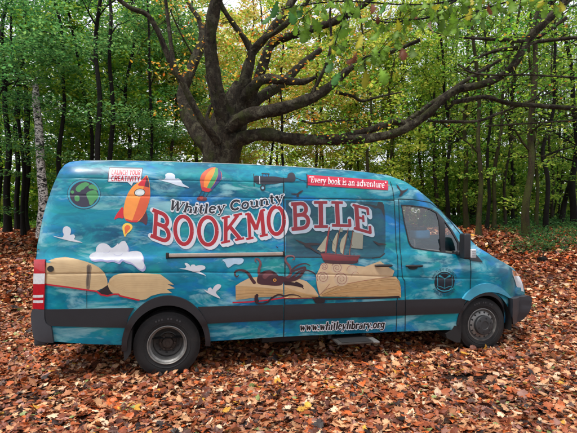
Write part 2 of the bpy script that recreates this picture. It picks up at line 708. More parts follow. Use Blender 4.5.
    S['P'] = ([([(.1, 0), (.1, .95), (.36, .95)] + arc(.36, .71, .16, .24, 90, -90, 5) + [(.1, .47)], k)], .58)
    S['B'] = ([([(.1, .05), (.1, .95), (.34, .95)] + arc(.34, .73, .16, .22, 90, -90, 5) + [(.1, .51)], k), ([(.34, .51)] + arc(.34, .28, .18, .23, 90, -90, 5) + [(.1, .05)], k)], .6)
    S[' '] = ([], .34)
    return G, S


SERIF, SANS = _font()


def layout(text, font):
    """strokes of a line of text in its own units and its total width"""
    x, out = 0.0, []
    for ch in text:
        g, adv = font[ch]
        out += [([(x + a, b) for a, b in pl], wt) for pl, wt in g]
        x += adv + 0.05
    return out, x - 0.05


def text_strokes(text, font, mapper, pen, extra=0.0, shift=(0, 0)):
    st, L = layout(text, font)
    polys = []
    for pl, wt in st:
        P = [mapper(a / L, b) for a, b in pl]
        P = [(a + shift[0], b + shift[1]) for a, b in P]
        polys += stroke(P, pen * wt + extra, round_end=extra > 0)
    return polys


def along(path, cap, slant=0.0):
    """maps (s 0..1, y) of a text line onto a curve of photo points; cap = letter height"""
    P = catmull(path, 8)
    d = np.concatenate([[0], np.cumsum(np.hypot(*np.diff(P, axis=0).T))])
    d /= d[-1]

    def f(s, y):
        px, py = np.interp(s, d, P[:, 0]), np.interp(s, d, P[:, 1])
        q = np.interp(min(s + .02, 1), d, P[:, 0]) - np.interp(max(s - .02, 0), d, P[:, 0]), np.interp(min(s + .02, 1), d, P[:, 1]) - np.interp(max(s - .02, 0), d, P[:, 1])
        L = math.hypot(*q)
        tx, ty = q[0] / L, q[1] / L
        return px + y * cap * (ty + slant * tx), py + y * cap * (-tx + slant * ty)
    return f


# ---- materials of the van
def wrap_material(dull=0.0, pale=0.0):
    t = NT('sky_wrap_vinyl')
    n1 = t.noise(t.mapped((0.75, 0.75, 1.5)), 1.5, 6, 0.6, 0.6)
    n2 = t.noise(t.mapped((0.8, 0.8, 2.0), (7, 3, 1)), 2.0, 6, 0.56, 0.8)
    n3 = t.noise(t.mapped((1.0, 1.0, 2.2), (2, 9, 4)), 3.3, 5, 0.58, 1.0)
    n4 = t.noise(t.mapped((0.7, 0.7, 1.7), (4, 1, 8)), 3.4, 6, 0.6, 0.8)
    c = t.ramp(n1, [(0.32, srgb(0, 68, 98)), (0.44, srgb(0, 92, 118)), (0.55, srgb(0, 116, 140)), (0.68, srgb(26, 142, 162))])
    c = t.mix(t.ramp(n2, [(0.53, 0.0), (0.66, 0.85)]), c, srgb(12, 128, 126))
    c = t.mix(t.ramp(n2, [(0.33, 0.85), (0.45, 0.0)]), c, srgb(16, 108, 172))
    c = t.mix(t.ramp(n4, [(0.34, 0.6), (0.46, 0.0)]), c, srgb(24, 142, 154))
    cl = t.noise(t.mapped((0.75, 0.75, 2.3), (11, 5, 2.6)), 2.5, 7, 0.62, 0.5)
    c = t.mix(t.ramp(cl, [(0.53, 0.0), (0.61, 0.45), (0.74, 0.85)]), c, srgb(142, 188, 194))
    c = t.mix(t.ramp(n3, [(0.57, 0.0), (0.66, 0.34)]), c, srgb(0, 74, 104))
    c = t.mix(t.ramp(n3, [(0.36, 0.3), (0.43, 0.0)]), c, srgb(70, 160, 166))
    if pale:
        c = t.mix(pale, c, srgb(96, 176, 206))
    if dull:
        c = t.mix(dull, c, srgb(30, 50, 58))
    b = t.noise(t.mapped((1, 1, 1)), 3.0, 2)
    return t.pbr(c, 0.34, 0, b, 0.07, 0.05, Coat_Weight=0.06, Coat_Roughness=0.08, Specular_IOR_Level=0.3)


M_WRAP = wrap_material()
M_PANE = wrap_material(0.74)
M_FLARE = wrap_material(0.0, 0.5)
M_PLAST = plain('black_plastic', (27, 28, 33), 0.5, var=0.2, bumps=0.25)
M_BUMP = plain('grey_bumper_plastic', (50, 52, 58), 0.55, var=0.25, scale=5, bumps=0.2)
M_RUB = plain('rubber', (19, 19, 21), 0.72, var=0.35, scale=7, bumps=0.3)
def tyre_rubber():
    t = NT('dusty_tyre_rubber')
    n1 = t.noise(t.mapped((1, 1, 1)), 6, 7, 0.7, 0.5)
    n2 = t.noise(t.mapped((1, 1, 1)), 40, 5, 0.7)
    c = t.ramp(n2, [(0.35, srgb(11, 11, 13)), (0.7, srgb(24, 24, 25))])
    c = t.mix(t.ramp(n1, [(0.52, 0.0), (0.74, 0.30)]), c, srgb(64, 56, 48))
    return t.pbr(c, 0.8, 0, n2, 0.3, 0.004)


M_TYRE = tyre_rubber()
M_DARK = plain('dark_metal', (20, 20, 21), 0.7)
M_GAP = plain('dark_gap_and_recess_shade', (8, 20, 26), 0.8)
M_ROOF = plain('white_roof_paint', (196, 200, 202), 0.4, var=0.1, scale=3)
M_STEEL = plain('wheel_steel', (140, 139, 136), 0.5, 0.55, var=0.45, scale=18)
M_STEELD = plain('dirty_wheel_steel', (74, 71, 68), 0.6, 0.45, var=0.4, scale=14)
M_RUST = plain('rusty_hub', (66, 55, 48), 0.75, 0.3, var=0.5, scale=30, bumps=0.4)
M_CAP = plain('grey_wheel_cover', (58, 60, 62), 0.5, 0.3, var=0.25)
M_ALU = plain('anodised_rail', (176, 160, 148), 0.35, 0.35, var=0.2)
M_SEAT = plain('grey_seat_cloth', (92, 92, 88), 0.9, var=0.3, scale=30)
M_BLUE = plain('blue_cloth', (58, 150, 200), 0.8, var=0.15)
M_LRED = plain('red_lamp_lens', (176, 18, 34), 0.18, var=0.25, scale=30, Coat_Weight=0.5)
M_LWHT = plain('clear_lamp_lens', (205, 205, 208), 0.2, var=0.2, scale=40, Coat_Weight=0.5)
M_LAMB = plain('amber_lamp_lens', (222, 150, 110), 0.2, var=0.2, Coat_Weight=0.5)


def glass_mat(name, tint=(0.30, 0.33, 0.32), refl=0.10):
    t = NT(name)
    tr = t.n('BsdfTransparent')
    tr.inputs[0].default_value = (*tint, 1)
    gl = t.n('BsdfGlossy')
    gl.inputs['Roughness'].default_value = 0.03
    gl.inputs[0].default_value = (0.9, 0.95, 1, 1)
    mx = t.n('MixShader')
    mx.inputs[0].default_value = refl
    t.l(tr.outputs[0], mx.inputs[1])
    t.l(gl.outputs[0], mx.inputs[2])
    t.l(mx.outputs[0], t.out.inputs[0])
    return t.m


M_GLASS = glass_mat('tinted_window_glass', (0.92, 0.93, 0.92), 0.12)

# ---- the shell
RC, FC = (0.0, 0.395), (4.335, 0.42)


def ell(c, rx, ry, a0, a1, n=28):
    return [(c[0] + rx * math.cos(math.radians(a0 + (a1 - a0) * k / n)), c[1] + ry * math.sin(math.radians(a0 + (a1 - a0) * k / n))) for k in range(n + 1)]


rear_hole = np.array([(0.46, 0.15)] + ell((0, .40), .455, .49, 0, 180) + [(-0.455, 0.15)])
front_hole = np.array([(FC[0] + .43, 0.1)] + ell((FC[0], .42), .43, .45, 0, 180) + [(FC[0] - .43, 0.1)])
sill = px2uv([(54, 341.5), (90, 344), (122, 344.8), (210, 341.2), (283, 336.6), (330, 334.4), (390, 331.8), (452, 329.6)])
win_px = [(401, 204.6), (412, 205.2), (424, 206.8), (431, 208.6), (437, 212), (443.5, 218.8), (452, 230), (459, 242), (460, 248), (459.5, 254.6), (443, 252.6), (425, 250.2), (413.5, 248.4), (410, 246), (408, 242), (404, 224)]
door_px = [(398.6, 199), (412, 199.7), (430, 202.4), (440, 210), (450, 221), (460, 233.5), (466, 243), (470, 252), (470.3, 262), (470, 289), (462, 297.6), (460, 313), (451, 329.7), (404.7, 331.3), (404.6, 281), (402, 277), (401, 262)]
slide_px = [(284, 198.3), (340, 199), (393.6, 200.4), (395.2, 232), (395.6, 331.8), (330, 334.4), (284, 336.6)]

outline_full = np.concatenate([OUT_UV[:], sill[::-1][:0], np.array([(FC[0] + .46, .40), (FC[0] + .3, .38), (FC[0] - .3, .38)]), sill[::-1]])
# drop the traced first point because the sill already ends there
outline_full = outline_full[1:]
win_uv, door_uv, slide_uv = px2uv(win_px), px2uv(door_px), px2uv(slide_px)
V, T, O = triangulate([outline_full, slide_uv, door_uv, rear_hole, front_hole, win_uv])
W_ = side_w(V[:, 0], V[:, 1])
sets = {'body': [], 'slide': [], 'door': []}
for t, o in zip(T, O):
    if 0 not in o or any(k in o for k in (3, 4, 5)):
        continue
    sets['door' if 2 in o else 'slide' if 1 in o else 'body'].append(t)

bv = list(map(tuple, local(V[:, 0], V[:, 1], W_)))
bf = [tuple(t) for t in sets['body']]
bm_ = [0] * len(bf)
nv = len(bv)
bv += list(map(tuple, local(V[:, 0], V[:, 1], 2 * WC - W_)))
for s in sets.values():
    for t in s:
        bf.append((t[2] + nv, t[1] + nv, t[0] + nv))
        bm_.append(0)
# skin across: rear, roof, windscreen, bonnet, nose
NO = len(OUT_UV)
EW = side_w(OUT_UV[:, 0], OUT_UV[:, 1])
tan = np.gradient(OUT_UV, axis=0)
tan /= np.linalg.norm(tan, axis=1)[:, None]
nrm = np.stack([-tan[:, 1], tan[:, 0]], 1)
AMP = np.interp(np.arange(NO), [0, 6, 10, 14, 21, 23, 28, 30, 33, 38, 39], [.02, .02, .03, .07, .07, .06, .10, .10, .18, .18, .15])
KX = 14
rows = []
for i in range(NO):
    row = []
    for k in range(KX + 1):
        s = k / KX
        ww = EW[i] * (1 - s) + (2 * WC - EW[i]) * s
        b = AMP[i] * (1 - abs(2 * s - 1) ** 2.4)
        p = OUT_UV[i] + nrm[i] * b
        row.append(len(bv))
        bv.append((p[0], -ww, p[1]))
    rows.append(row)
glass_q = []
SCREEN = (23, 28)
for i in range(NO - 1):
    for k in range(KX):
        q = (rows[i][k], rows[i + 1][k], rows[i + 1][k + 1], rows[i][k + 1])
        if SCREEN[0] <= i < SCREEN[1] and 1 <= k < KX - 1:
            glass_q.append(q)
            continue
        bf.append(q)
        bm_.append(1 if 13 <= i < 21 and 1 <= k < KX - 1 else 0)
# floor pan
fl = len(bv)
bv += [(-1.35, -(WC + .88), .46), (3.9, -(WC + .88), .46), (3.9, -(WC - .88), .46), (-1.35, -(WC - .88), .46)]
bf.append((fl, fl + 3, fl + 2, fl + 1))
bm_.append(2)
body = mesh_obj('body', bv, bf, [M_WRAP, M_ROOF, M_DARK], van, bm_, True, sharp=38)
bm = bmesh.new()
bm.from_mesh(body.data)
bmesh.ops.delete(bm, geom=[q for q in bm.verts if not q.link_faces], context='VERTS')
bmesh.ops.remove_doubles(bm, verts=bm.verts, dist=0.0004)
bm.to_mesh(body.data)
bm.free()
for nm, key in (('sliding_door', 'slide'), ('cab_door', 'door')):
    v2, t2 = compact(V, sets[key])
    o = mesh_obj(nm, local(v2[:, 0], v2[:, 1], side_w(v2[:, 0], v2[:, 1])), t2, [M_WRAP], van, None, True)
    if key == 'slide':
        sliding_door = o
    else:
        cab_door = o
gv = [bv[i] for i in range(len(bv))]
used = sorted({i for q in glass_q for i in q})
mp = {a: b for b, a in enumerate(used)}
mesh_obj('windscreen', [gv[i] for i in used], [tuple(mp[i] for i in q) for q in glass_q], [M_GLASS], van, None, True)

# wheel housings, bulkhead and chassis
for c, sgn in ((RC, 1), (FC, 1)):
    for far in (0, 1):
        mb = MB()
        prof = ell((c[0], .40), .47, .51, -10, 190, 20)
        w0, w1 = (-0.03, -0.62) if not far else (2 * WC + .62, 2 * WC + .03)
        v_ = [(a, -w0, b) for a, b in prof] + [(a, -w1, b) for a, b in prof]
        n_ = len(prof)
        mb.add(v_, [(i, i + 1, n_ + i + 1, n_ + i) for i in range(n_ - 1)])
        wi = w1 if not far else w0
        mb.add([(a, -wi, b) for a, b in prof], [tuple(range(n_))])
        mb.build('wheel_housing', [M_DARK], van)
mb = MB()
mb.box((-1.3, .50, .36), (3.8, .62, .47), bev=.01)
mb.box((-1.3, 1.32, .36), (3.8, 1.44, .47), bev=.01)
mb.box((-0.12, .3, .33), (.12, 1.64, .47), bev=.02)
mb.box((1.2, .35, .26), (2.0, .5, .45), bev=.02)
mb.box((4.1, .4, .27), (4.6, 1.5, .5), bev=.03)
mb.tube([(0.1, .97, .38), (3.6, .97, .42)], [.045, .045], 10)
mb.tube([(0.0, .2, .395), (0.0, 1.74, .395)], [.06, .06], 12)
mb.tube([(FC[0], .2, .42), (FC[0], 1.74, .42)], [.05, .05], 12)
mb.build('chassis', [M_DARK], van)
mb = MB()
mb.box((2.92, .16, .5), (2.96, 1.78, 2.4))
mb.build('bulkhead', [plain('tan_cab_lining', (196, 176, 154), .8)], van)

# cab fittings
mb = MB()
for y0 in (.28, 1.12):
    mb.box((3.22, y0, .98), (3.74, y0 + .50, 1.12), 0, .05)
    mb.add(*(lambda q: (q.v, q.f))((lambda q: (q.box((3.12, y0 + .02, 1.1), (3.26, y0 + .48, 1.62), 0, .05), q)[1])(MB())))
mb.build('seat', [M_SEAT], van)
mb = MB()
hu, hv = uv_from_w(422.2, 233.2, -.42)
mb.box((hu - .13, .36, hv - .085), (hu + .11, .58, hv + .055), 0, .05)  # blue block in place of an unidentified blue shape in the window
mb.box((hu - .12, .37, hv + .03), (hu + .06, .57, hv + .095), 1, .03)
mb.build('head_height_block', [M_BLUE, M_PLAST], van)
mb = MB()
mb.box((3.14, 1.26, 1.62), (3.25, 1.50, 1.78), 0, .045)
mb.build('head_height_block', [M_SEAT], van)  # grey headrest of the far seat
mb = MB()
mb.box((4.0, .14, 1.05), (4.42, 1.80, 1.42), 0, .06)
mb.box((3.0, .12, .6), (4.4, 1.82, .7), 0)
mb.build('dashboard', [M_SEAT], van)
mb = MB()
ring = [(3.88 + .06 * math.sin(a), 1.36 + .19 * math.cos(a), 1.42 + .19 * math.sin(a)) for a in np.linspace(0, 2 * PI, 25)]
mb.tube(ring, [.016] * 25, 8, cap=False)
mb.tube([(3.9, 1.36, 1.42), (4.1, 1.36, 1.36)], [.03, .04], 8)
mb.tube([(3.86, 1.19, 1.42), (3.9, 1.36, 1.42), (3.86, 1.53, 1.42)], [.014, .02, .014], 8)
mb.build('steering_wheel', [M_PLAST], van)

# ---- plastic mouldings along the side
strip_rear = [(45, 309), (84, 308.6), (134, 307.6), (128.5, 317), (126, 327.4), (84, 326.6), (49, 325.4), (46.2, 323), (45.4, 318)]
strip_mid = [(197.5, 306.6), (240, 305.6), (283, 304.6), (283, 319.8), (240, 321.6), (206.5, 323.4), (203, 315)]
strip_sl = [(284, 304.6), (340, 302.6), (395.4, 300.2), (395.5, 315.3), (340, 317.6), (284, 319.8)]
strip_cab = [(405, 299.6), (461.4, 298.2), (467, 297), (463, 305), (460.6, 313), (405, 315)]
strip_post = [(396.2, 300), (404.2, 299.7), (404.2, 315.1), (396.2, 315.3)]
for nm, p, par in (('side_moulding', strip_rear, van), ('side_moulding', strip_mid, van), ('side_moulding', strip_sl, sliding_door), ('side_moulding', strip_cab, cab_door), ('side_moulding', strip_post, van)):
    plate(nm, [(p, M_PLAST)], par, 0.018, 0.03)
for c, hole_r, out_r, nm, m in ((((0, .40)), (.452, .487), (.513, .602), 'rear', M_PLAST),):
    outer = ell(c, out_r[0], out_r[1], -4, 184, 36)
    inner = ell(c, hole_r[0], hole_r[1], -4, 184, 36)
    ring_uv = np.array(outer + inner[::-1])
    plate('arch_flare', [(ring_uv, M_PLAST)], van, 0.05, 0.09, uv=True)
fl_px = [(461.4, 298.6), (465, 293.6), (470, 289), (475, 285.8), (480, 283.8), (485, 283), (490, 283.3), (495.5, 285.2), (500.7, 288.2), (506, 293), (510.2, 297.8), (508.4, 298), (503, 295), (497, 292.6), (490.6, 291.6), (484, 292), (478, 293.8), (473, 296.6), (468, 300.4)]
plate('arch_flare', [(fl_px, M_FLARE)], van, 0.035, 0.06, label='light blue wheel arch flare')
ring2 = np.array(ell((FC[0], .42), .435, .475, 20, 176, 30) + ell((FC[0], .42), .405, .425, 20, 176, 30)[::-1])
plate('arch_lip', [(ring2, M_PLAST)], van, 0.02, 0.08, uv=True)

# lower teal trim is part of the shell; mud flaps hang behind the wheels
mb = MB()


def slab(mb, px, w0, w1, m=0):
    a = np.array([uv_from_w(x, y, w0) for x, y in px])
    a = ccw(a)
    n_ = len(a)
    v_ = [(p[0], -w0, p[1]) for p in a] + [(p[0], -w1, p[1]) for p in a]
    mb.add(v_, [tuple(range(n_)), tuple(range(2 * n_ - 1, n_ - 1, -1))] + [((i + 1) % n_, i, n_ + i, n_ + (i + 1) % n_) for i in range(n_)], m)


slab(mb, [(122.6, 342), (124.3, 361), (127, 358.6), (130.6, 353), (131.5, 338), (132, 330), (128, 330)], 0.0, -.24)
mb.build('mud_flap', [M_RUB], van)
mb = MB()
slab(mb, [(461.6, 313.5), (458, 316), (452.5, 329.5), (446, 334), (447, 338), (456, 342.4), (460.4, 342.4), (461.5, 330)], -.03, -.30)
mb.build('mud_flap', [M_RUB], van)

# ---- wheels
def lathe(profile, c, seg=48):
    """profile (r, w): revolve round the axle through c"""
    v_, f_ = [], []
    n_ = len(profile)
    for k in range(seg):
        a = 2 * PI * k / seg
        for r, w in profile:
            v_.append((c[0] + r * math.cos(a), -w, c[1] + r * math.sin(a)))
    for k in range(seg):
        for i in range(n_ - 1):
            a, b = k * n_ + i, ((k + 1) % seg) * n_ + i
            f_.append((a, a + 1, b + 1, b))
    return v_, f_


def tyre_profile(R, w0, wd):
    s = [(.225, w0 - .012), (.245, w0 - .004), (.29, w0 + .004), (.33, w0), (R - .028, w0 - .010), (R - .010, w0 - .024)]
    for k in range(6):
        a = w0 - .034 - k * (wd - .068) / 5
        s += [(R, a + .008), (R, a - .008)] + ([(R - .012, a - .011), (R - .012, a - .016)] if k < 5 else [])
    s += [(R - .010, w0 - wd + .024), (R - .028, w0 - wd + .010), (.30, w0 - wd), (.225, w0 - wd + .012)]
    return s


def make_wheel(c, R, w0, wd, far=False, kind='rear'):
    root = empty('wheel', (0, 0, 0))
    root.parent = van
    fx = (lambda w: w) if not far else (lambda w: 2 * WC - w)
    P = lambda prof: [(r, fx(w)) for r, w in prof]
    mb = MB()
    mb.add(*lathe(P(tyre_profile(R, w0, wd)), c, 64))
    mb.add(*lathe(P([(.268, w0 + .0015), (.272, w0 + .006), (.277, w0 + .006), (.281, w0 + .003)]), c, 64))
    if not far:                                     # raised sidewall lettering, worn to plain marks
        for k in range(9):
            a = math.radians(62 + k * 6.5)
            if k in (2, 5):
                continue
            ca, sa = math.cos(a), math.sin(a)
            q = [(c[0] + r * math.cos(a + da), -(w0 + .006), c[1] + r * math.sin(a + da)) for r, da in ((.305, -.035), (.305, .03), (.328, .025), (.328, -.03))]
            mb.add(q, [(0, 1, 2, 3)], 1)
    if kind == 'rear':
        mb.add(*lathe(P(tyre_profile(R, w0 - wd - .05, wd)), c, 48))
    mb.build('tyre', [M_TYRE, plain('tyre_lettering', (62, 62, 64), 0.7)], root, sharp=50)
    mb = MB()
    if kind == 'rear':
        mb.add(*lathe(P([(.233, w0 - .012), (.233, w0 + .004), (.226, w0 + .006), (.219, w0 - .002), (.214, w0 - .03), (.196, w0 - .045), (.188, w0 - .12), (.180, w0 - .135)]), c), 0)
        mb.add(*lathe(P([(.180, w0 - .135), (.170, w0 - .165), (.12, w0 - .185), (.10, w0 - .18), (.0, w0 - .18)]), c), 1)
        for k in range(10):
            a = 2 * PI * k / 10 + .2
            mb.add(*lathe([(0.0001, fx(w0 - .1755)), (.017, fx(w0 - .1755)), (.019, fx(w0 - .181))], (c[0] + .147 * math.cos(a), c[1] + .147 * math.sin(a)), 12), 2)
        mb.build('rim', [M_STEEL, M_STEELD, M_DARK], root, sharp=35)
        mb = MB()
        mb.add(*lathe(P([(.108, w0 - .19), (.108, w0 - .145), (.098, w0 - .135), (.07, w0 - .133), (.062, w0 - .10), (.05, w0 - .094), (.03, w0 - .093), (.028, w0 - .10), (0, w0 - .10)]), c, 40))
        for k in range(6):
            a = 2 * PI * k / 6
            mb.add(*lathe(P([(0.0001, w0 - .105), (.013, w0 - .105), (.014, w0 - .136)]), (c[0] + .085 * math.cos(a), c[1] + .085 * math.sin(a)), 6))
        mb.build('hub', [M_RUST], root, sharp=35)
    else:
        mb.add(*lathe(P([(.233, w0 - .014), (.231, w0 - .006), (.222, w0 - .004), (.215, w0 - .02), (.205, w0 - .05), (.196, w0 - .05), (.186, w0 - .02), (.15, w0 - .004), (.12, w0 + .0), (0, w0)]), c), 0)
        for k in range(14):
            a = 2 * PI * k / 14
            cc = (c[0] + .172 * math.cos(a), c[1] + .172 * math.sin(a))
            mb.add(*lathe(P([(0.0001, w0 - .0075), (.012, w0 - .0085), (.015, w0 - .02)]), cc, 10), 1)
        mb.build('rim', [M_STEEL, M_DARK], root, sharp=35)
        mb = MB()
        mb.add(*lathe(P([(.138, w0 - .004), (.138, w0 + .035), (.130, w0 + .046), (.075, w0 + .054), (.060, w0 + .054), (.055, w0 + .047), (.0, w0 + .047)]), c, 40), 0)
        for k in range(6):
            a = 2 * PI * k / 6 + .3
            cc = (c[0] + .098 * math.cos(a), c[1] + .098 * math.sin(a))
            mb.add(*lathe(P([(0.0001, w0 + .0535), (.012, w0 + .0535), (.014, w0 + .045)]), cc, 10), 1)
        mb.build('wheel_cover', [M_CAP, M_DARK], root, sharp=35)
    return root


make_wheel(RC, .392, -.03, .22)
make_wheel(RC, .392, -.03, .22, True)
make_wheel(FC, .375, -.045, .22, False, 'front')
make_wheel(FC, .375, -.045, .22, True, 'front')

# ---- bumpers
def bumper(name, plan, vs, mat):
    """plan path (u,w) swept through section rows vs = (v, grow)"""
    P = catmull(plan, 5)
    t = np.gradient(P, axis=0)
    t /= np.linalg.norm(t, axis=1)[:, None]
    nn = np.stack([t[:, 1], -t[:, 0]], 1)
    v_, f_ = [], []
    for v, g in vs:
        for p, q in zip(P, nn):
            a = p + q * g
            v_.append((a[0], -a[1], v))
    n_ = len(P)
    for j in range(len(vs) - 1):
        for i in range(n_ - 1):
            f_.append((j * n_ + i, j * n_ + i + 1, (j + 1) * n_ + i + 1, (j + 1) * n_ + i))
    o = mesh_obj(name, v_, f_, [mat], van, None, True, sharp=50)
    return o


def lamp_w(u, v):
    u = np.asarray(u, float)
    v = np.asarray(v, float)
    r = np.clip((-1.24 - u) / 0.22, 0, 1.3)
    return base_w(v) - 0.10 * r ** 2


def rbump_w(u, v):
    u = np.asarray(u, float)
    v = np.asarray(v, float)
    r = np.clip((-1.24 - u) / 0.25, 0, 1.2)
    return -0.005 - 0.11 * r ** 2 - 0.05 * np.clip((0.60 - v) / 0.2, 0, 1) ** 2


def mirror_copy(o, name):
    me = o.data.copy()
    for q in me.vertices:
        q.co.y = -2 * WC - q.co.y
    me.flip_normals()
    m = bpy.data.objects.new(name, me)
    COL.objects.link(m)
    m.parent = van
    return m


rbp = [(45.0, 309.2), (45.2, 318), (46.6, 322.6), (49, 324.8), (52, 326.4), (54.4, 342), (46, 341.4), (39, 339.8), (34, 336), (31.4, 328), (30.2, 319), (30.6, 313), (32.2, 309.8)]
rbo = plate('bumper_corner', [(rbp, M_BUMP)], van, 0.03, 0.09, surf=rbump_w)
mirror_copy(rbo, 'bumper_corner')
mb = MB()
mb.box((-1.49, .13, .44), (-1.36, 1.81, .86), 0, .03)
mb.box((-1.53, .40, .70), (-1.40, 1.54, .80), 1, .02)
mb.build('rear_bumper', [M_BUMP, M_DARK], van)


def fbump_w(u, v):
    u = np.asarray(u, float)
    v = np.asarray(v, float)
    t = np.clip((u - 4.45) / 0.62, 0, 1.2)
    return base_w(np.clip(v, .62, 3)) - 0.24 * t ** 2.2 - 0.04 * np.clip((0.56 - v) / 0.16, 0, 1) ** 2


fbp = [(508.2, 297.6), (513, 297.0), (518, 295.6), (522.6, 294.2), (525.4, 295.6), (526.2, 300), (525.2, 306), (522.6, 312), (518, 318), (513, 321.8), (509.2, 323.4), (507.8, 316), (508.4, 306)]
fbo = plate('bumper_corner', [(fbp, M_BUMP)], van, 0.025, 0.10, surf=fbump_w)
mirror_copy(fbo, 'bumper_corner')
pf = [(4.96, -.33), (5.03, -.42), (5.10, -.62), (5.13, WC), (5.10, 2 * WC + .62), (5.03, 2 * WC + .42), (4.96, 2 * WC + .33)][::-1]
fb = bumper('front_bumper', pf, [(.42, .10), (.44, .03), (.52, .01), (.62, -.005), (.72, -.012), (.79, -.004), (.80, .05)], M_BUMP)

# ---- lamps
tl = [(35.4, 259.2), (46, 259.2), (45.8, 273), (45.4, 284), (45, 294), (44.6, 309), (31.8, 309), (32.6, 296), (33.6, 283), (34.6, 272)]
layers = [(tl, M_LRED), ([(34.4, 273.2), (45.8, 273), (45.4, 283.6), (33.6, 283.8)], M_LWHT), ([(33.2, 295), (44.2, 294.4), (44, 297), (33.1, 297.6)], M_LWHT), ([(33, 300.3), (44, 299.8), (43.8, 302.4), (32.9, 303)], M_LWHT)]


plate('tail_lamp', layers, van, 0.022, 0.06, surf=lamp_w)
hl = [(511.6, 269.6), (516.2, 271.6), (519.6, 277.6), (522, 284), (523.3, 291.5), (519, 290.4), (515.4, 283), (512.6, 275.4)]
plate('headlight', [(hl, M_LWHT), ([(511.8, 269.8), (516, 271.6), (518.4, 276), (513.4, 276)], M_LAMB)], van, 0.012, 0.05)
for s in (1,):
    v_ = [(4.86, -(2 * WC + .30), 1.20), (4.98, -(2 * WC + .42), .93), (5.09, -(2 * WC + .75), .93), (4.98, -(2 * WC + .62), 1.15)]
    v_ += [(a - .08, b, c) for a, b, c in v_]
    mesh_obj('headlight', v_, [(0, 1, 2, 3), (4, 7, 6, 5), (0, 4, 5, 1), (1, 5, 6, 2), (2, 6, 7, 3), (3, 7, 4, 0)], [M_LWHT], van, None, False)
mb = MB()
for k in range(4):
    mb.box((5.04 + .01 * k, .62, .98 - .055 * k), (5.19, 1.34, 1.01 - .055 * k), 0, .008)
mb.box((5.0, .58, .80), (5.15, 1.38, 1.04), 1, .02)
mb.build('grille', [M_BUMP, M_DARK], van)

# ---- door glass, frames and mirror
plate('door_glass', [([(402, 206), (412, 206.5), (424, 208), (430.5, 209.8), (436.2, 213), (438.6, 221), (441, 251.4), (425, 249.2), (414, 247.4), (411, 245), (409, 241), (405, 223)], M_GLASS)], cab_door, -0.004, 0.004)
plate('quarter_glass', [([(444, 221), (451, 231), (457.6, 243), (458.4, 253.6), (445.4, 252)], M_GLASS)], cab_door, -0.004, 0.004)
frame = [(win_px, M_PLAST), ([(402, 206), (412, 206.5), (424, 208), (430.5, 209.8), (436.2, 213), (438.6, 221), (441, 251.4), (425, 249.2), (414, 247.4), (411, 245), (409, 241), (405, 223)], None),
         ([(444, 221), (451, 231), (457.6, 243), (458.4, 253.6), (445.4, 252)], None)]
plate('window_frame', frame, cab_door, 0.006, 0.03)
plate('mirror_base', [([(459.4, 242), (463, 238), (467, 243), (473, 252), (482.4, 262), (472, 260.6), (459.6, 255)], M_PLAST)], van, 0.012, 0.02)
mir = empty('mirror', (0, 0, 0))
mir.parent = van


def ray_uv(px, py, w):
    u, v = uv_from_w(px, py, w)
    return np.array([u, -w, v])


a, b = ray_uv(465.4, 233.6, .20), ray_uv(475.8, 259, .20)
mb = MB()
mb.box((a[0], -.22, b[2]), (a[0] + .10, -.03, a[2]), 0, .026)
for q in range(len(mb.v)):
    x, y, z = mb.v[q]
    mb.v[q] = (x + .03 * (y + .11) / .13, y, z)
mb.box((a[0] + .0, -.04, b[2] + .04), (a[0] + .10, .12, b[2] + .10), 0, .02)
mb.build('mirror_housing', [M_PLAST], mir)
c_ = ray_uv(473.6, 253.6, .235)
mb = MB()
mb.box((c_[0] - .035, -.245, c_[2] - .06), (c_[0] + .038, -.19, c_[2] + .06), 0, .012)
for k in range(4):
    mb.box((c_[0] - .03, -.248, c_[2] - .045 + .026 * k), (c_[0] + .03, -.243, c_[2] - .040 + .026 * k), 1)
mb.build('indicator', [M_LWHT, M_CAP], mir)

# ---- handles, rail, fuel cap, step
def handle(px0, px1, y, par):
    p, q = px2uv([(px0, y)])[0], px2uv([(px1, y)])[0]
    w = float(side_w(p[0], p[1]))
    mb = MB()
    n_ = 9
    pts = [(p[0] + (q[0] - p[0]) * k / (n_ - 1), -(w + .012 + .028 * math.sin(PI * k / (n_ - 1)) ** 0.5), p[1] + (q[1] - p[1]) * k / (n_ - 1)) for k in range(n_)]
    mb.tube(pts, [.012, .017] + [.018] * (n_ - 4) + [.017, .012], 10)
    mb.build('door_handle', [M_PLAST], par)
    pts = disc((px0 + px1) / 2 - 1, y + 1.3, (px1 - px0) * .30, 2.6, 16)
    paint('handle_recess_shade', [(pts, M_GAP)], par, 0.0035)  # recess is not cut; its shade is painted as a flat dark oval


handle(374.4, 391.6, 265.4, sliding_door)
handle(405.2, 422, 265.8, cab_door)
p, q = px2uv([(169, 255.2)])[0], px2uv([(282.6, 255.0)])[0]
w = float(side_w(p[0], p[1]))
mb = MB()
mb.box((p[0], -(w + .038), p[1] - .022), (q[0], -(w - .01), p[1] + .020), 0, .006)
mb.box((p[0], -(w + .030), p[1] - .036), (q[0], -(w - .01), p[1] - .0225), 1, .003)
mb.box((p[0] - .035, -(w + .042), p[1] - .036), (p[0] - .001, -(w - .01), p[1] + .032), 1, .008)
mb.box((q[0] + .001, -(w + .042), p[1] - .036), (q[0] + .022, -(w - .01), p[1] + .032), 1, .008)
mb.build('door_rail', [M_ALU, M_DARK], van)
plate('fuel_cap', [(disc(50.7, 268.7, 3.3, 3.0, 20), M_DARK)], van, 0.012, 0.02)
mb = MB()
s0, s1 = ray_uv(336.5, 343, .10), ray_uv(371.6, 343, .10)
mb.box((s0[0], -.16, .315), (s1[0], .22, .345), 0, .008)
mb.box((s1[0], -.162, .312), (s1[0] + .085, .1, .335), 1, .004)
mb.box((s0[0] - .05, .10, .33), (s0[0], .5, .42), 2, .01)
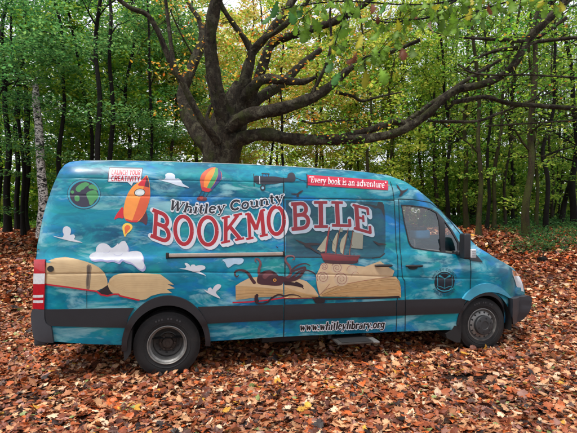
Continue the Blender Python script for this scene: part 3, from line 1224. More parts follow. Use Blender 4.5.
mb.box((s1[0] - .05, .10, .345), (s1[0], .5, .42), 2, .01)
mb.box((s0[0] + .05, -.1605, .3452), (s1[0] - .03, .2, .3512), 2, .002)
mb.build('step', [M_STEELD, M_STEEL, M_DARK], van)
for k, (a_, b_) in enumerate(((1.05, 1.75), (0.1, .5))):
    mb = MB()
    mb.box((a_, .75, 2.60), (b_, 1.25, 2.68), 0, .02)
    mb.build('roof_vent', [M_ROOF], van)

# ---- panel gaps
for pl, wd in (([(283.4, 177.5), (283.4, 198), (283.5, 336.4)], .9), ([(283.4, 198), (340, 198.8), (394, 200.1)], .7), ([(390, 181.5), (393.8, 200), (395.4, 232), (395.8, 331.6)], .55),
               ([(398.4, 199.0), (401, 262), (402, 277), (404.7, 281), (404.8, 331)], .6), ([(398.4, 199.0), (412, 199.6), (430, 202.3), (440, 209.8), (450, 220.8), (460, 233.4)], .6),
               ([(470.2, 260), (470, 289)], .6), ([(86.8, 285), (86.9, 308)], .4), ([(284.2, 177.8), (340, 181.5)], .0)):
    if wd:
        paint('panel_gap', [(s, M_GAP) for s in stroke(pl, wd)], body, 0.0062)

# =================================================================== PICTURES PRINTED ON THE VAN
WHITE, BLACK, RED = (196, 199, 207), (22, 22, 26), (172, 22, 40)
INK, CREAM, CREAM2 = (38, 26, 30), (194, 166, 130), (176, 146, 106)
off = [0.0024]


def nxt():
    off[0] += 0.00022
    return off[0]


A = lambda p: Z(25, 155, 5.77, p)
Bz = lambda p: Z(25, 225, 5.77, p)
C4 = lambda p: Z(115, 155, 5.77, p)
D5 = lambda p: Z(115, 225, 5.77, p)
E7 = lambda p: Z(205, 155, 5.77, p)
F8 = lambda p: Z(205, 225, 5.77, p)
G1 = lambda p: Z(295, 165, 5.77, p)
H2 = lambda p: Z(295, 225, 5.77, p)
K6 = lambda p: Z(140, 250, 3.093, p)
L7 = lambda p: Z(270, 250, 3.093, p)
Q1 = lambda p: Z(20, 150, 3.847, p)
Q2 = lambda p: Z(140, 150, 3.847, p)
Q3 = lambda p: Z(270, 150, 3.847, p)

# window of the sliding door: perforated film, duller than the rest
pane_px = [(286, 200.2), (330, 200.8), (378, 202), (383.4, 205), (385.2, 212), (385.4, 246), (384, 253.5), (379, 257), (372, 257.8), (330, 257.2), (286, 256.6)]
plate('side_window', [(blob(pane_px, 1) if False else pane_px, M_PANE)], sliding_door, 0.0020, 0.004, label='dull perforated window film in the sliding door')
g = []
for s in stroke([(286, 256.8), (330, 257.4), (372, 258), (379.4, 257.2), (384.6, 253.6)], .7) + stroke([(372, 258), (379.6, 257.2), (384.8, 253.2)], 1.2):
    g.append((s, BLACK))
g += [(G1([(392, 225), (430, 226), (472, 236), (480, 212), (503, 214), (514, 232), (516, 302), (506, 280), (498, 258), (478, 248), (462, 252), (440, 240)]), (28, 34, 40))]  # dark blot in the pane's upper corner, apart from the gasket
paint('window_gasket_and_blot', g, sliding_door, 0.0028)

# teal-green strip under the books
GREEN1 = (26, 128, 120)

# globe
NAVY, LAND = (44, 42, 62), (70, 142, 84)
cx, cy = 83.9, 194.0
ly = [(disc(cx, cy, 16.6, 15.0, 36), NAVY), (disc(cx, cy, 16.1, 14.5, 36), (42, 142, 164)), (disc(cx + .2, cy + .2, 14.4, 13, 36), NAVY)]
for p in ([(293, 200), (300, 182), (325, 164), (352, 157), (372, 168), (362, 178), (350, 184), (340, 196), (325, 203), (318, 212), (304, 212)],
          [(366, 180), (386, 170), (410, 182), (420, 204), (402, 202), (388, 194), (374, 196)],
          [(354, 224), (374, 208), (405, 204), (420, 222), (424, 244), (406, 262), (388, 284), (374, 288), (368, 264), (360, 248)],
          [(288, 238), (312, 236), (314, 260), (302, 268), (288, 260)], [(262, 212), (276, 204), (284, 214), (274, 224)]):
    ly.append((blob(A(p), 3), LAND))
paint('globe_picture', ly, body, nxt())

# speech bubble
bub = [(110, 168.2), (142.2, 168.8), (141, 182.6), (133.2, 182.4), (131.8, 185.8), (127.6, 182.1), (108.4, 181.7)]
o_ = np.array(bub)
ctr = o_.mean(0)
ly = [(ctr + (o_ - ctr) * np.array([1.04, 1.10]), (60, 40, 60)), (bub, WHITE)]
lean = 0.10
for s in text_strokes('LAUNCH YOUR', SANS, along([(111.4, 174.6), (125, 174.9), (140.2, 175.2)], 4.9, lean), .85):
    ly.append((s, (180, 50, 64)))
for s in text_strokes('CREATIVITY', SANS, along([(111, 180.9), (125, 181.2), (139.8, 181.4)], 5.1, lean), 1.05):
    ly.append((s, RED))
paint('speech_bubble', ly, body, nxt())

# rocket
OR1, OR2, MAR = (232, 142, 58), (206, 84, 44), (74, 26, 44)
ly = []
rb_ = [(183, 117), (196, 150), (202, 195), (202, 245), (186, 302), (165, 348), (132, 384), (95, 383), (62, 373), (50, 345), (53, 290), (72, 228), (106, 178), (148, 150)]
ly += [(blob(C4([(45, 300), (20, 326), (6, 346), (-4, 372), (20, 362), (50, 362)]), 3), (198, 24, 44)), (blob(C4([(172, 318), (182, 335), (188, 366), (180, 404), (160, 388), (132, 376)]), 3), MAR)]
body_r = catmull(C4(rb_), 4, True)
ly.append((body_r, OR1))
ly.append((C4([(183, 117), (193, 150), (201, 195), (202, 245), (186, 302), (165, 348), (132, 382), (98, 382), (128, 300), (160, 205), (172, 160)]), OR2))
ly.append((C4([(182, 119), (160, 140), (132, 172), (138, 178), (176, 182), (200, 190), (194, 150)]), (196, 26, 46)))
ly.append((C4([(183, 119), (178, 150), (170, 181), (200, 189), (194, 150)]), MAR))
ly.append((C4([(58, 366), (95, 378), (134, 376), (128, 388), (92, 388), (62, 378)]), (190, 36, 44)))
ly.append((disc(139.7, 192.6, 5.6, 4.0, 20, -.12), BLACK))
ly.append((disc(139.8, 192.6, 4.9, 3.4, 20, -.12), (196, 204, 204)))
ly.append((disc(140.6, 193.1, 3.6, 2.5, 16, -.12), (214, 218, 216)))
paint('rocket_picture', ly, body, nxt())
fl1 = Q1([(394, 300), (398, 287), (412, 281), (428, 286), (433, 298), (424, 312), (412, 322), (404, 334), (398, 320)])
fl2 = Q1([(402, 300), (406, 292), (413, 288), (422, 292), (425, 300), (417, 310), (406, 324), (404, 312)])
paint('rocket_flame', [(blob(fl1, 4), (226, 188, 74)), (blob(fl2, 4), (214, 96, 46))], body, nxt())

# clouds and paper birds
SH = (150, 152, 190)
c1 = Bz([(160, 62), (190, 68), (216, 71), (224, 54), (218, 36), (224, 14), (244, 7), (264, 22), (264, 46), (259, 58), (280, 54), (290, 68), (284, 82), (310, 92), (333, 102), (300, 98), (262, 92), (222, 82), (186, 72)])
paint('cloud_picture', [(catmull(c1, 3, True), WHITE)], body, nxt())
big = Bz([(372, 188), (376, 172), (392, 160), (408, 154), (412, 130), (432, 108), (462, 106), (484, 118), (500, 132), (520, 122), (538, 104)]) + D5([(20, 112), (36, 96), (56, 92), (68, 108), (76, 130), (74, 154), (100, 150), (130, 150), (154, 162), (162, 190), (160, 206), (170, 226), (168, 246), (152, 256), (128, 244), (108, 226), (88, 214), (62, 208), (38, 196)]) + Bz([(540, 212), (520, 206), (500, 200), (470, 204), (446, 198), (420, 198), (396, 200)])
bs = np.array(big)
sh = bs + np.array([1.2, 2.2])
ly = [(catmull(sh, 3, True), SH), (catmull(bs, 3, True), WHITE)]
for pl in (arc(118, 252, 5, 3.6, 20, 150, 8), arc(106, 250, 4, 3, 10, 130, 6)):
    ly += [(s, (176, 178, 200)) for s in stroke(pl, .7)]
paint('cloud_picture', ly, body, nxt())
c3 = C4([(250, 142), (282, 142), (292, 128), (290, 114), (306, 104), (330, 106), (346, 118), (348, 136), (366, 136), (382, 148), (390, 164), (408, 176), (428, 188), (400, 184), (360, 176), (320, 162), (284, 152)])
paint('cloud_picture', [(catmull(c3, 3, True), (190, 200, 214))], body, nxt())


def paper_bird(pts):
    paint('paper_bird_picture', [(catmull(pts, 3, True), WHITE)], body, nxt())


paper_bird(D5([(372, 250), (400, 250), (412, 240), (402, 224), (410, 218), (428, 228), (436, 240), (440, 230), (458, 228), (466, 236), (480, 232), (504, 232), (520, 240), (518, 254), (496, 262), (490, 270), (510, 280), (524, 292), (500, 284), (462, 272), (420, 260)]))
paper_bird(F8([(-6, 372), (14, 380), (18, 366), (34, 360), (42, 372), (52, 356), (70, 342), (90, 344), (92, 356), (80, 370), (66, 382), (64, 394), (78, 410), (88, 424), (62, 414), (36, 402), (10, 388)]))
paint('cloud_picture', [(catmull(F8([(100, 200), (140, 192), (215, 192), (220, 214), (196, 228), (170, 224), (140, 244), (126, 240), (116, 216)]), 3, True), (160, 184, 204))], body, nxt())

# balloon
bal = Q2([(290, 67), (264, 72), (240, 90), (231, 112), (233, 132), (237, 148), (250, 150), (264, 154), (272, 158), (288, 140), (304, 124), (314, 106), (312, 84)])
ly = [(catmull(bal, 4, True), (196, 82, 52))]
ly.append((blob(Q2([(289, 68), (264, 84), (248, 112), (246, 148), (256, 152), (270, 120), (284, 92)]), 3), (226, 128, 48)))
ly.append((blob(Q2([(291, 68), (284, 92), (266, 126), (256, 152), (266, 154), (284, 130), (298, 100), (302, 78)]), 3), (62, 142, 84)))
ly.append((blob(Q2([(300, 72), (300, 98), (286, 130), (266, 154), (272, 157), (290, 139), (305, 123), (313, 105), (311, 84)]), 3), (46, 48, 112)))
ly.append((Q2([(235, 140), (250, 144), (274, 150), (266, 162), (250, 160), (238, 156)]), (190, 40, 50)))
for pl in ([(238, 155), (226, 180)], [(250, 159), (242, 178)], [(266, 160), (254, 182)]):
    ly += [(s, INK) for s in stroke(Q2(pl), .45)]
ly.append((blob(Q2([(220, 184), (230, 178), (254, 182), (256, 192), (246, 196), (228, 195), (219, 191)]), 3), (92, 30, 42)))
ly.append((disc(201.4, 197.8, 1.9, 1.9, 12), (150, 50, 50)))
paint('balloon_picture', ly, body, nxt())

# biplane with its tail beyond the door gap
PL = (30, 32, 44)
ly = [(catmull(E7([(280, 138), (286, 122), (300, 119), (340, 124), (400, 124), (440, 130), (472, 132), (478, 112), (496, 101), (512, 106), (521, 126), (519, 148), (500, 156), (470, 154), (420, 164), (360, 168), (310, 168), (286, 156)]), 3, True), PL)]
for pl, w_ in (([(326, 106), (372, 109)], .9), ([(334, 106), (332, 124)], .6), ([(366, 109), (366, 124)], .6), ([(346, 107), (356, 124)], .4), ([(280, 108), (283, 180)], .8), ([(330, 166), (333, 184)], .8), ([(352, 166), (338, 184)], .6)):
    ly += [(s, PL) for s in stroke(E7(pl), w_)]
ly.append((disc(262.7, 187.9, 2.7, 2.9, 16), PL))
ly.append((disc(262.7, 187.9, 1.3, 1.4, 12), (120, 170, 190)))
ly += [(s, (190, 196, 204)) for s in stroke(E7([(314, 122), (316, 166)]), .6)]
ly += [(s, PL) for s in stroke([(295.3, 177.6), (306.4, 182)], .4) + stroke([(295.3, 181.5), (306.4, 180)], .4)]
paint('biplane_picture', ly, body, nxt())

# pennant with its motto
ly = [([(307.2, 174.8), (387.8, 180.8), (387.8, 190.2), (307.6, 185.2)], (182, 30, 58))]
ly += [(s, INK) for s in stroke([(306.6, 173.8), (306.8, 187.6)], .9)]
for s in text_strokes('“Every book is an adventure”', SERIF, along([(309, 182.4), (347, 185.2), (386, 188.0)], 6.4, 0.0), .78):
    ly.append((s, (226, 222, 222)))
paint('pennant_picture', ly, body, nxt())

# little black birds
paint('bird_picture', [(catmull(E7([(494, 224), (516, 222), (530, 222), (546, 210), (566, 204), (554, 218), (540, 228), (542, 240), (526, 240), (530, 230), (512, 230)]), 3, True), INK)], body, nxt())
Q4 = lambda p: Z(380, 170, 5.77, p)
paint('bird_picture', [(catmull(Q4([(94, 82), (108, 96), (120, 116), (142, 116), (162, 106), (150, 122), (134, 132), (126, 146), (108, 152), (116, 136), (114, 118), (100, 102)]), 3, True), INK)], body, nxt())

# ---- BOOKMOBILE
SLAB = {
    'B': [([(.22, .02), (.22, .98)], 1), ([(0, .98), (.58, .98)] + arc(.58, .76, .30, .22, 90, -90, 7) + [(.22, .54)], 1), ([(.58, .54)] + arc(.62, .28, .34, .26, 90, -90, 7) + [(0, .02)], 1)],
    'O': [(arc(.5, .5, .44, .48, 0, 360, 22), 1)],
    'K': [([(.20, .02), (.20, .98)], 1), ([(.20, .42), (.80, .96)], .8), ([(.40, .58), (.84, .04)], 1), ([(0, .98), (.40, .98)], .6), ([(0, .02), (.40, .02)], .6), ([(.58, .98), (1, .98)], .6), ([(.62, .02), (1.03, .02)], .6)],
    'M': [([(.16, .02), (.16, .98)], .8), ([(.16, .98), (.5, .30)], 1), ([(.5, .30), (.84, .98)], .8), ([(.84, .98), (.84, .02)], 1), ([(-.02, .98), (.2, .98)], .6), ([(.8, .98), (1.02, .98)], .6), ([(-.02, .02), (.34, .02)], .6), ([(.64, .02), (1.04, .02)], .6)],
    'I': [([(.5, .02), (.5, .98)], 1.15), ([(.04, .97), (.96, .97)], .75), ([(.04, .03), (.96, .03)], .75)],
    'L': [([(.32, .02), (.32, .98)], 1.1), ([(0, .97), (.66, .97)], .7), ([(0, .03), (.96, .03), (.96, .32)], .8)],
    'E': [([(.24, .02), (.24, .98)], 1.1), ([(0, .97), (.94, .97), (.94, .72)], .7), ([(0, .03), (.98, .03), (.98, .30)], .75), ([(.24, .52), (.62, .52)], .65), ([(.62, .66), (.62, .38)], .6)],
}
WORD = [('B', (152.6, 209.4), (169.6, 216.0), (169.6, 243.4), (150.6, 236.0), 0), ('O', (173.6, 215.0), (193.2, 216.6), (193.0, 245.6), (174.2, 244.0), 0),
        ('O', (197.4, 217.0), (217.6, 216.2), (218.4, 245.2), (198.0, 245.6), 0), ('K', (221.6, 217.8), (242.0, 213.2), (243.4, 238.8), (221.0, 243.4), 0),
        ('M', (245.4, 214.0), (264.4, 209.4), (267.0, 235.2), (246.6, 239.6), 0), ('O', (266.8, 207.4), (284.4, 205.2), (285.6, 233.4), (268.0, 236.0), 0),
        ('B', (291.0, 203.8), (307.6, 202.4), (309.4, 228.0), (291.4, 229.8), 1), ('I', (313.2, 201.8), (327.8, 201.8), (328.4, 227.2), (313.4, 227.4), 1),
        ('L', (331.2, 201.8), (348.6, 202.2), (350.6, 226.6), (331.8, 226.0), 1), ('E', (352.2, 204.2), (368.2, 208.2), (370.6, 233.6), (353.6, 228.8), 1)]
for dull in (0, 1):
    wh, rd, dk = (WHITE, (158, 14, 32), (60, 40, 60)) if not dull else ((158, 172, 184), (124, 26, 38), (60, 60, 74))
    back, front = [], []
    for ch, tl_, tr_, br_, bl_, dl in WORD:
        if dl != dull:
            continue

        def qm(a, b, tl_=tl_, tr_=tr_, br_=br_, bl_=bl_):
            x0, y0 = bl_[0] + (tl_[0] - bl_[0]) * b, bl_[1] + (tl_[1] - bl_[1]) * b
            x1, y1 = br_[0] + (tr_[0] - br_[0]) * b, br_[1] + (tr_[1] - br_[1]) * b
            return x0 + (x1 - x0) * a, y0 + (y1 - y0) * a
        for pl, wt in SLAB[ch]:
            P = np.array([qm(a, b) for a, b in pl])
            pen = 3.9 * wt
            for sx, sy in ((0.0, 0.0), (.8, .8), (1.5, 1.6), (2.1, 2.3)):
                back += [(s, wh) for s in stroke(P + np.array([sx, sy]), pen + 1.4, round_end=True)]
            front += [(s, rd) for s in stroke(P, pen)]
    paint('bookmobile_lettering', back + front, sliding_door if dull else body, nxt() + (0.0012 if dull else 0))

# ---- Whitley County
path = [(168.4, 209.6), (178, 211.2), (190, 212.8), (203, 213.4), (216, 212.6), (232, 210.4), (248, 208.2), (265, 205.4), (284, 201.0)]
mp_ = along(path, 9.6, 0.18)
ly = [(s, WHITE) for s in text_strokes('Whitley County', SERIF, mp_, 2.3, 1.5)]
ly += [(s, (26, 24, 34)) for s in text_strokes('Whitley County', SERIF, mp_, 2.3)]
paint('county_lettering', ly, body, nxt())

# ---- web address
mp_ = along([(299.6, 330.6), (340, 329.2), (384.2, 327.6)], 7.6, 0.2)
ly = [(s, WHITE) for s in text_strokes('www.whitleylibrary.org', SERIF, mp_, 1.6, 1.0)]
ly += [(s, (16, 16, 20)) for s in text_strokes('www.whitleylibrary.org', SERIF, mp_, 1.6)]
paint('web_address', ly, sliding_door, nxt())

# ---- library badge on the cab door
cx, cy = 444.1, 282.2
NV2 = (12, 22, 34)
ly = [(disc(cx, cy, 9.9, 10.6, 36), NV2), (disc(cx, cy, 8.7, 9.4, 36), (22, 128, 150)), (disc(cx, cy, 8.2, 8.9, 36), NV2)]
bk = lambda p: Z(380, 230, 5.77, p)
TEALP = (40, 140, 160)
ly.append((bk([(322, 262), (345, 252), (372, 276), (398, 250), (422, 262), (430, 290), (424, 322), (398, 326), (372, 336), (346, 326), (322, 322), (314, 290)]), NV2))
for q in ([(338, 258), (350, 262), (370, 278), (372, 282), (352, 274), (338, 270)], [(404, 256), (394, 262), (374, 278), (372, 284), (392, 274), (406, 268)]):
    ly.append((bk(q), TEALP))
for pl, w_ in (([(331, 262), (331, 322), (348, 326), (371, 336)], .5), ([(415, 262), (415, 322), (396, 326), (371, 336)], .5), ([(371.6, 276), (371.6, 336)], .45),
               ([(326, 336), (350, 348), (371, 352), (396, 348), (420, 334)], .9)):
    ly += [(s, TEALP) for s in stroke(bk(pl), w_)]


def ring_text(txt, r_, a0, a1, inward):
    st, L = layout(txt, SANS)
    out = []
    for pl, wt in st:
        P = []
        for a, b in pl:
            t = math.radians(a0 + (a1 - a0) * a / L)
            rr = r_ + (b - .5) * 2.5 * (1 if not inward else -1)
            P.append((cx + rr * .94 * math.cos(t), cy + rr * math.sin(t)))
        out += stroke(P, .42)
    return out


for s in ring_text('WHITLEY COUNTY', 12.9, -165, -15, False) + ring_text('PUBLIC LIBRARY', 12.9, 150, 30, True):
    ly.append((s, (18, 70, 92)))
paint('library_badge', ly, cab_door, nxt())

# ---- the two-page book at the tail
RL = (178, 24, 46)
ly = []
pageL = Bz([(122, 212), (150, 200), (180, 190), (235, 184), (290, 194), (345, 208), (390, 224), (430, 246), (458, 274), (474, 310), (478, 345), (446, 366), (414, 378), (330, 366), (220, 350), (117, 336)])
pageR = Bz([(478, 345), (490, 312), (512, 292), (540, 282)]) + D5([(20, 282), (60, 278), (150, 277), (262, 284), (300, 312), (340, 344), (302, 340), (346, 364), (300, 370), (330, 392), (262, 394), (210, 408), (178, 428), (150, 432), (60, 412), (0, 400)]) + Bz([(512, 394), (490, 380)])
ly.append((pageL, (190, 163, 122)))
ly.append((pageR, (190, 163, 122)))
# page lines
for k in range(9):
    f = k / 9
    y0, y1 = 218 + f * 112, 254 + f * 112
    ly += [(s, (184, 154, 112)) for s in stroke(Bz([(124, y0 + 4), (230, y0 + 6 + 10 * f), (340, y0 + 26 + 10 * f), (430, y1 + 12 - 10 * f), (470, 322 + 18 * f)]), .35)]
for k in range(8):
    f = (k + .5) / 8
    ly += [(s, (180, 150, 108)) for s in stroke(Bz([(486, 330 + 10 * f), (520, 304 + 60 * f), (560, 296 + 82 * f)]) + D5([(60, 290 + 105 * f), (200, 292 + 100 * f), (286, 300 + 76 * f)]), .35)]
ly.append((Bz([(426, 382), (450, 366), (476, 346), (490, 374), (504, 394), (486, 402), (456, 402), (438, 396)]), (36, 26, 30)))
cov = Bz([(117, 340), (220, 354), (330, 370), (414, 382), (440, 402), (476, 408), (516, 398), (540, 398)]) + D5([(30, 408), (90, 422), (142, 434)])
ly += [(s, RL) for s in stroke(cov, 1.5)]
for p in (Bz([(123, 206), (146, 208), (152, 214), (140, 218), (122, 216)]),):
    ly.append((p, (40, 150, 172)))
ly.append((Bz([(356, 236), (366, 226), (382, 230), (386, 246), (380, 300), (376, 360), (370, 372), (356, 370), (352, 330), (356, 290)]), (118, 102, 84)))
ly.append((Bz([(360, 240), (370, 232), (378, 242), (370, 300), (366, 350), (360, 352), (358, 300)]), (84, 72, 62)))
paint('open_book_picture', ly, body, nxt())

# ---- the book with the octopus, lying across the door gap
EDGE = (184, 150, 106)


_pr = random.Random(4)


def page_lines(top, bot, n_, c, w_=.4):
    """the edges of the leaves of a thick book, some longer and darker than others"""
    out = []
    top, bot = catmull(top, 4), catmull(bot, 4)
    if len(top) != len(bot):
        k = np.linspace(0, 1, 12)
        r_ = lambda P: np.stack([np.interp(k, np.linspace(0, 1, len(P)), P[:, q]) for q in (0, 1)], 1)
        top, bot = r_(top), r_(bot)
    n_ = int(n_ * 1.9)
    for k in range(n_):
        f = (k + .5 + _pr.uniform(-.3, .3)) / n_
        P = top + (bot - top) * f
        a = _pr.randint(0, max(0, len(P) // 3))
        b = _pr.randint(2 * len(P) // 3, len(P))
        if _pr.random() < .5:
            a, b = 0, len(P)
        m = _pr.uniform(.82, 1.12)
        out += [(s, tuple(min(255, int(q * m)) for q in c)) for s in stroke(P[a:b], w_ * _pr.uniform(.5, 1.3))]
    return out


ly = []
ly.append((F8([(176, 350), (206, 330), (258, 304), (310, 298), (400, 300), (450, 304), (450, 372), (300, 356), (230, 352)]), CREAM))
ly.append((F8([(176, 350), (240, 352), (300, 356), (450, 372), (450, 410), (300, 416), (178, 432)]), EDGE))
ly += page_lines(F8([(178, 354), (300, 358), (450, 374)]), F8([(178, 430), (300, 414), (450, 408)]), 7, (166, 132, 86))
ly += [(s, RL) for s in stroke(K6([(286, 162), (340, 160), (400, 154), (446, 147)]), 1.3)]
paint('thick_book_picture', ly, body, nxt())
ly = []
left_top = L7([(44, 92), (80, 86), (112, 96), (136, 118), (150, 140), (110, 134), (70, 124), (44, 112)])
left_edge = L7([(44, 112), (70, 122), (110, 133), (150, 140), (146, 150), (100, 148), (44, 148)])
ly += [(left_edge, EDGE), (left_top, CREAM)]
ly += page_lines(L7([(44, 114), (100, 132), (148, 142)]), L7([(44, 146), (100, 147), (146, 148)]), 4, (166, 132, 86))
rt = H2([(120, 292), (150, 232), (180, 216), (230, 222), (300, 226), (360, 236), (402, 240), (450, 222), (490, 208), (530, 238), (572, 264), (560, 296), (400, 320), (260, 345), (180, 370), (140, 405), (126, 350)])
re = H2([(140, 405), (180, 372), (260, 347), (400, 322), (560, 298), (578, 296)]) + [(399.4, 281.4), (400.6, 289), (400.8, 297.2)] + H2([(572, 412), (300, 414), (146, 412)])
ly += [(re, EDGE), (rt, CREAM)]
ly += page_lines(H2([(150, 402), (260, 352), (400, 326), (570, 302)]) + [(400, 284)], H2([(160, 410), (260, 412), (400, 413), (570, 412)]) + [(400.4, 296)], 8, (160, 122, 78))
ly += [(s, (150, 96, 70)) for s in stroke(H2([(180, 370), (260, 345), (400, 320), (560, 297)]), .5)]
ly.append((H2([(118, 414), (180, 420), (400, 418), (600, 408), (606, 420), (400, 428), (180, 432)]), (34, 24, 28)))
ly.append((H2([(95, 416), (130, 416), (176, 420), (170, 446), (140, 456), (116, 448)]), (30, 22, 28)))
ly += [(s, (120, 30, 40)) for s in stroke(L7([(44, 150), (90, 149), (140, 148)]), .8)]


def spiral(cx_, cy_, r_, turns=2.2, a0=0.0, sgn=1):
    return [(cx_ + r_ * (1 - t * .86) * math.cos(a0 + sgn * t * turns * 2 * PI), cy_ + r_ * (1 - t * .86) * math.sin(a0 + sgn * t * turns * 2 * PI)) for t in np.linspace(0, 1, 26)]


for (a_, b_, r_, a0) in ((160, 302, 38, 2.6), (266, 312, 42, 3.4), (240, 248, 34, 3.6), (168, 240, 24, 3.3), (330, 258, 30, 3.2)):
    ly.append((H2(disc(a_, b_, r_, r_ * .95, 22)), (188, 164, 136)))
for (a_, b_, r_, a0) in ((160, 302, 36, 2.6), (266, 312, 40, 3.4), (240, 248, 32, 3.6), (168, 240, 22, 3.3)):
    ly += [(s, (128, 62, 66)) for s in stroke(H2(spiral(a_, b_, r_, 2.1, a0)), .55, .35)]
ly += [(s, (150, 92, 84)) for s in stroke(H2(arc(330, 262, 32, 30, 180, 330, 9)), .5) + stroke(H2(arc(348, 290, 22, 20, 160, 330, 7)), .4)]
ly += [(s, (130, 66, 62)) for s in stroke(H2([(122, 326), (128, 360), (140, 404)]), .5) + stroke(H2([(198, 340), (176, 368), (140, 404)]), .5)]
paint('wave_book_picture', ly, sliding_door, nxt())

# ---- octopus
OC, OC2, OC3 = (66, 34, 42), (104, 58, 62), (44, 24, 32)


def tentacle(pts, w0, w1, c=OC, n_=6):
    return [(s, c) for s in stroke(catmull(pts, n_), w0, w1)]


ly = []
ly += tentacle(F8([(286, 334), (268, 310), (252, 282), (226, 264), (196, 260), (176, 268), (172, 286), (184, 298), (194, 288)]), 3.4, .9)
ly += tentacle(F8([(330, 300), (312, 280), (312, 250), (320, 222), (310, 200), (294, 194), (288, 206), (298, 214)]), 3.2, .8, OC2)
ly += tentacle(F8([(420, 306), (450, 308), (452, 320)]), 4.5, 4.2)
ly.append((catmull(F8([(300, 330), (302, 300), (320, 276), (350, 262), (384, 262), (412, 280), (436, 306), (452, 322), (440, 346), (400, 350), (350, 346), (318, 342)]), 3, True), OC))
ly.append((catmull(F8([(330, 296), (346, 276), (376, 270), (392, 284), (370, 292), (346, 312)]), 3, True), OC2))
ly.append((disc(274.6, 280.0, 2.6, 2.4, 14), (30, 16, 22)))
ly.append((disc(274.6, 280.0, 1.8, 1.7, 12), (196, 128, 60)))
ly.append((disc(274.7, 280.0, .7, .9, 8), (30, 16, 22)))
ly += tentacle(F8([(300, 402), (298, 424), (306, 440)]), 3.0, 2.2, OC3)
ly += tentacle(K6([(357, 140), (358, 160), (372, 166), (392, 162), (408, 148), (428, 138), (446, 142)]), 2.0, 1.6, OC3)
paint('octopus_picture', ly, body, nxt())
ly = []
ly += tentacle(F8([(460, 308), (484, 296), (496, 270), (486, 236), (466, 210), (464, 186), (486, 176), (510, 180), (514, 196), (502, 200)]), 3.0, .8, OC2)
ly += tentacle(F8([(460, 322), (510, 314), (540, 300), (562, 274), (574, 244)]) + L7([(66, 66), (84, 48), (108, 42), (124, 48)]), 3.8, .8)
ly += tentacle(F8([(460, 334), (510, 340), (560, 352)]) + L7([(80, 100), (96, 112), (104, 120)]), 4.0, .5, OC3)
ly += tentacle(L7([(44, 88), (58, 92), (72, 82), (92, 66), (112, 62), (134, 70), (142, 80)]), 3.2, .8)
ly += tentacle(L7([(44, 142), (64, 138), (84, 140), (96, 146)]), 1.6, .6, OC3)
paint('tentacle_picture', ly, sliding_door, nxt() + .0008)

# ---- sailing ship on the waves
ly = []
SAIL, SAIL2, MAST = (152, 146, 124), (128, 128, 114), (110, 66, 52)
for p, c in (([(126, 140), (150, 108), (180, 66), (186, 60), (176, 150), (150, 156)], SAIL), ([(212, 130), (216, 96), (238, 50), (248, 40), (240, 90), (234, 158), (216, 150)], SAIL),
             ([(256, 120), (266, 84), (292, 50), (302, 42), (288, 110), (280, 172), (262, 158)], SAIL), ([(334, 40), (392, 50), (388, 138), (322, 132)], SAIL2), ([(262, 20), (276, 18), (272, 40), (258, 40)], SAIL2)):
    ly.append((H2(p), c))
for pl, w_, c in (([(198, 10), (186, 80), (176, 164)], 1.5, (132, 44, 48)), ([(260, 14), (244, 90), (232, 164)], .9, MAST), ([(306, 20), (290, 100), (276, 172)], .9, MAST), ([(334, 30), (320, 120), (312, 176)], .9, MAST),
                  ([(126, 142), (176, 158)], .35, INK), ([(262, 60), (300, 30)], .3, INK), ([(186, 60), (230, 120)], .3, INK), ([(300, 44), (330, 120)], .3, INK)):
    ly += [(s, c) for s in stroke(H2(pl), w_)]
ly.append((H2([(144, 160), (180, 162), (230, 166), (300, 174), (350, 176), (376, 174), (364, 196), (360, 216), (330, 222), (220, 222), (176, 218), (160, 200)]), (104, 26, 32)))
ly.append((H2([(160, 200), (240, 206), (362, 206), (358, 218), (330, 224), (220, 224), (176, 220)]), (62, 26, 32)))
ly += [(s, (60, 30, 34)) for s in stroke(H2([(146, 164), (230, 172), (300, 180), (374, 180)]), .7)]
for k in range(9):
    x_ = 180 + k * 20
    ly += [(s, (66, 36, 36)) for s in stroke(H2([(x_, 156 + k), (x_ - 1, 168 + k)]), .4)]
paint('sailing_ship_picture', ly, sliding_door, nxt() + .001)
for p in (H2([(-4, 82), (30, 92), (60, 104), (84, 102), (126, 104), (154, 108), (128, 116), (86, 118), (96, 130), (140, 160), (146, 170), (118, 156), (84, 134), (60, 126), (50, 112), (20, 98)]),
          catmull(H2([(446, 90), (470, 98), (480, 104), (500, 104), (528, 112), (504, 114), (484, 118), (470, 110)]), 2, True)):
    paint('bird_picture', [(p, INK)], sliding_door, nxt() + .001)
# small far birds on the tail
for p in (disc(38.6, 249.6, .8, .6, 8), F8([(408, 122), (416, 124), (424, 134), (414, 131)])):
    paint('bird_picture', [(p, INK)], body, nxt())

# =================================================================== GROUND
def ground_material():
    t = NT('leaf_mould')
    v = t.mapped((1, 1, 1))
    n1 = t.noise(v, 9, 8, 0.7)
    n2 = t.noise(v, 1.1, 4)
    n3 = t.noise(v, 42, 6, 0.7)
    c = t.ramp(n1, [(0.30, srgb(20, 16, 15)), (0.5, srgb(46, 30, 24)), (0.62, srgb(84, 50, 34)), (0.75, srgb(118, 74, 50))])
    c = t.mix(t.ramp(n3, [(0.40, 0.8), (0.56, 0.0)]), c, srgb(34, 26, 24))
    c = t.mix(t.ramp(n2, [(0.5, 0.0), (0.7, 0.4)]), c, srgb(40, 30, 27))
    ad = t.n('Math', operation='ADD')
    t.l(n1, ad.inputs[0])
    t.l(n3, ad.inputs[1])
    return t.pbr(c, 0.95, 0, ad.outputs[0], 0.8, 0.04, Specular_IOR_Level=0.2)


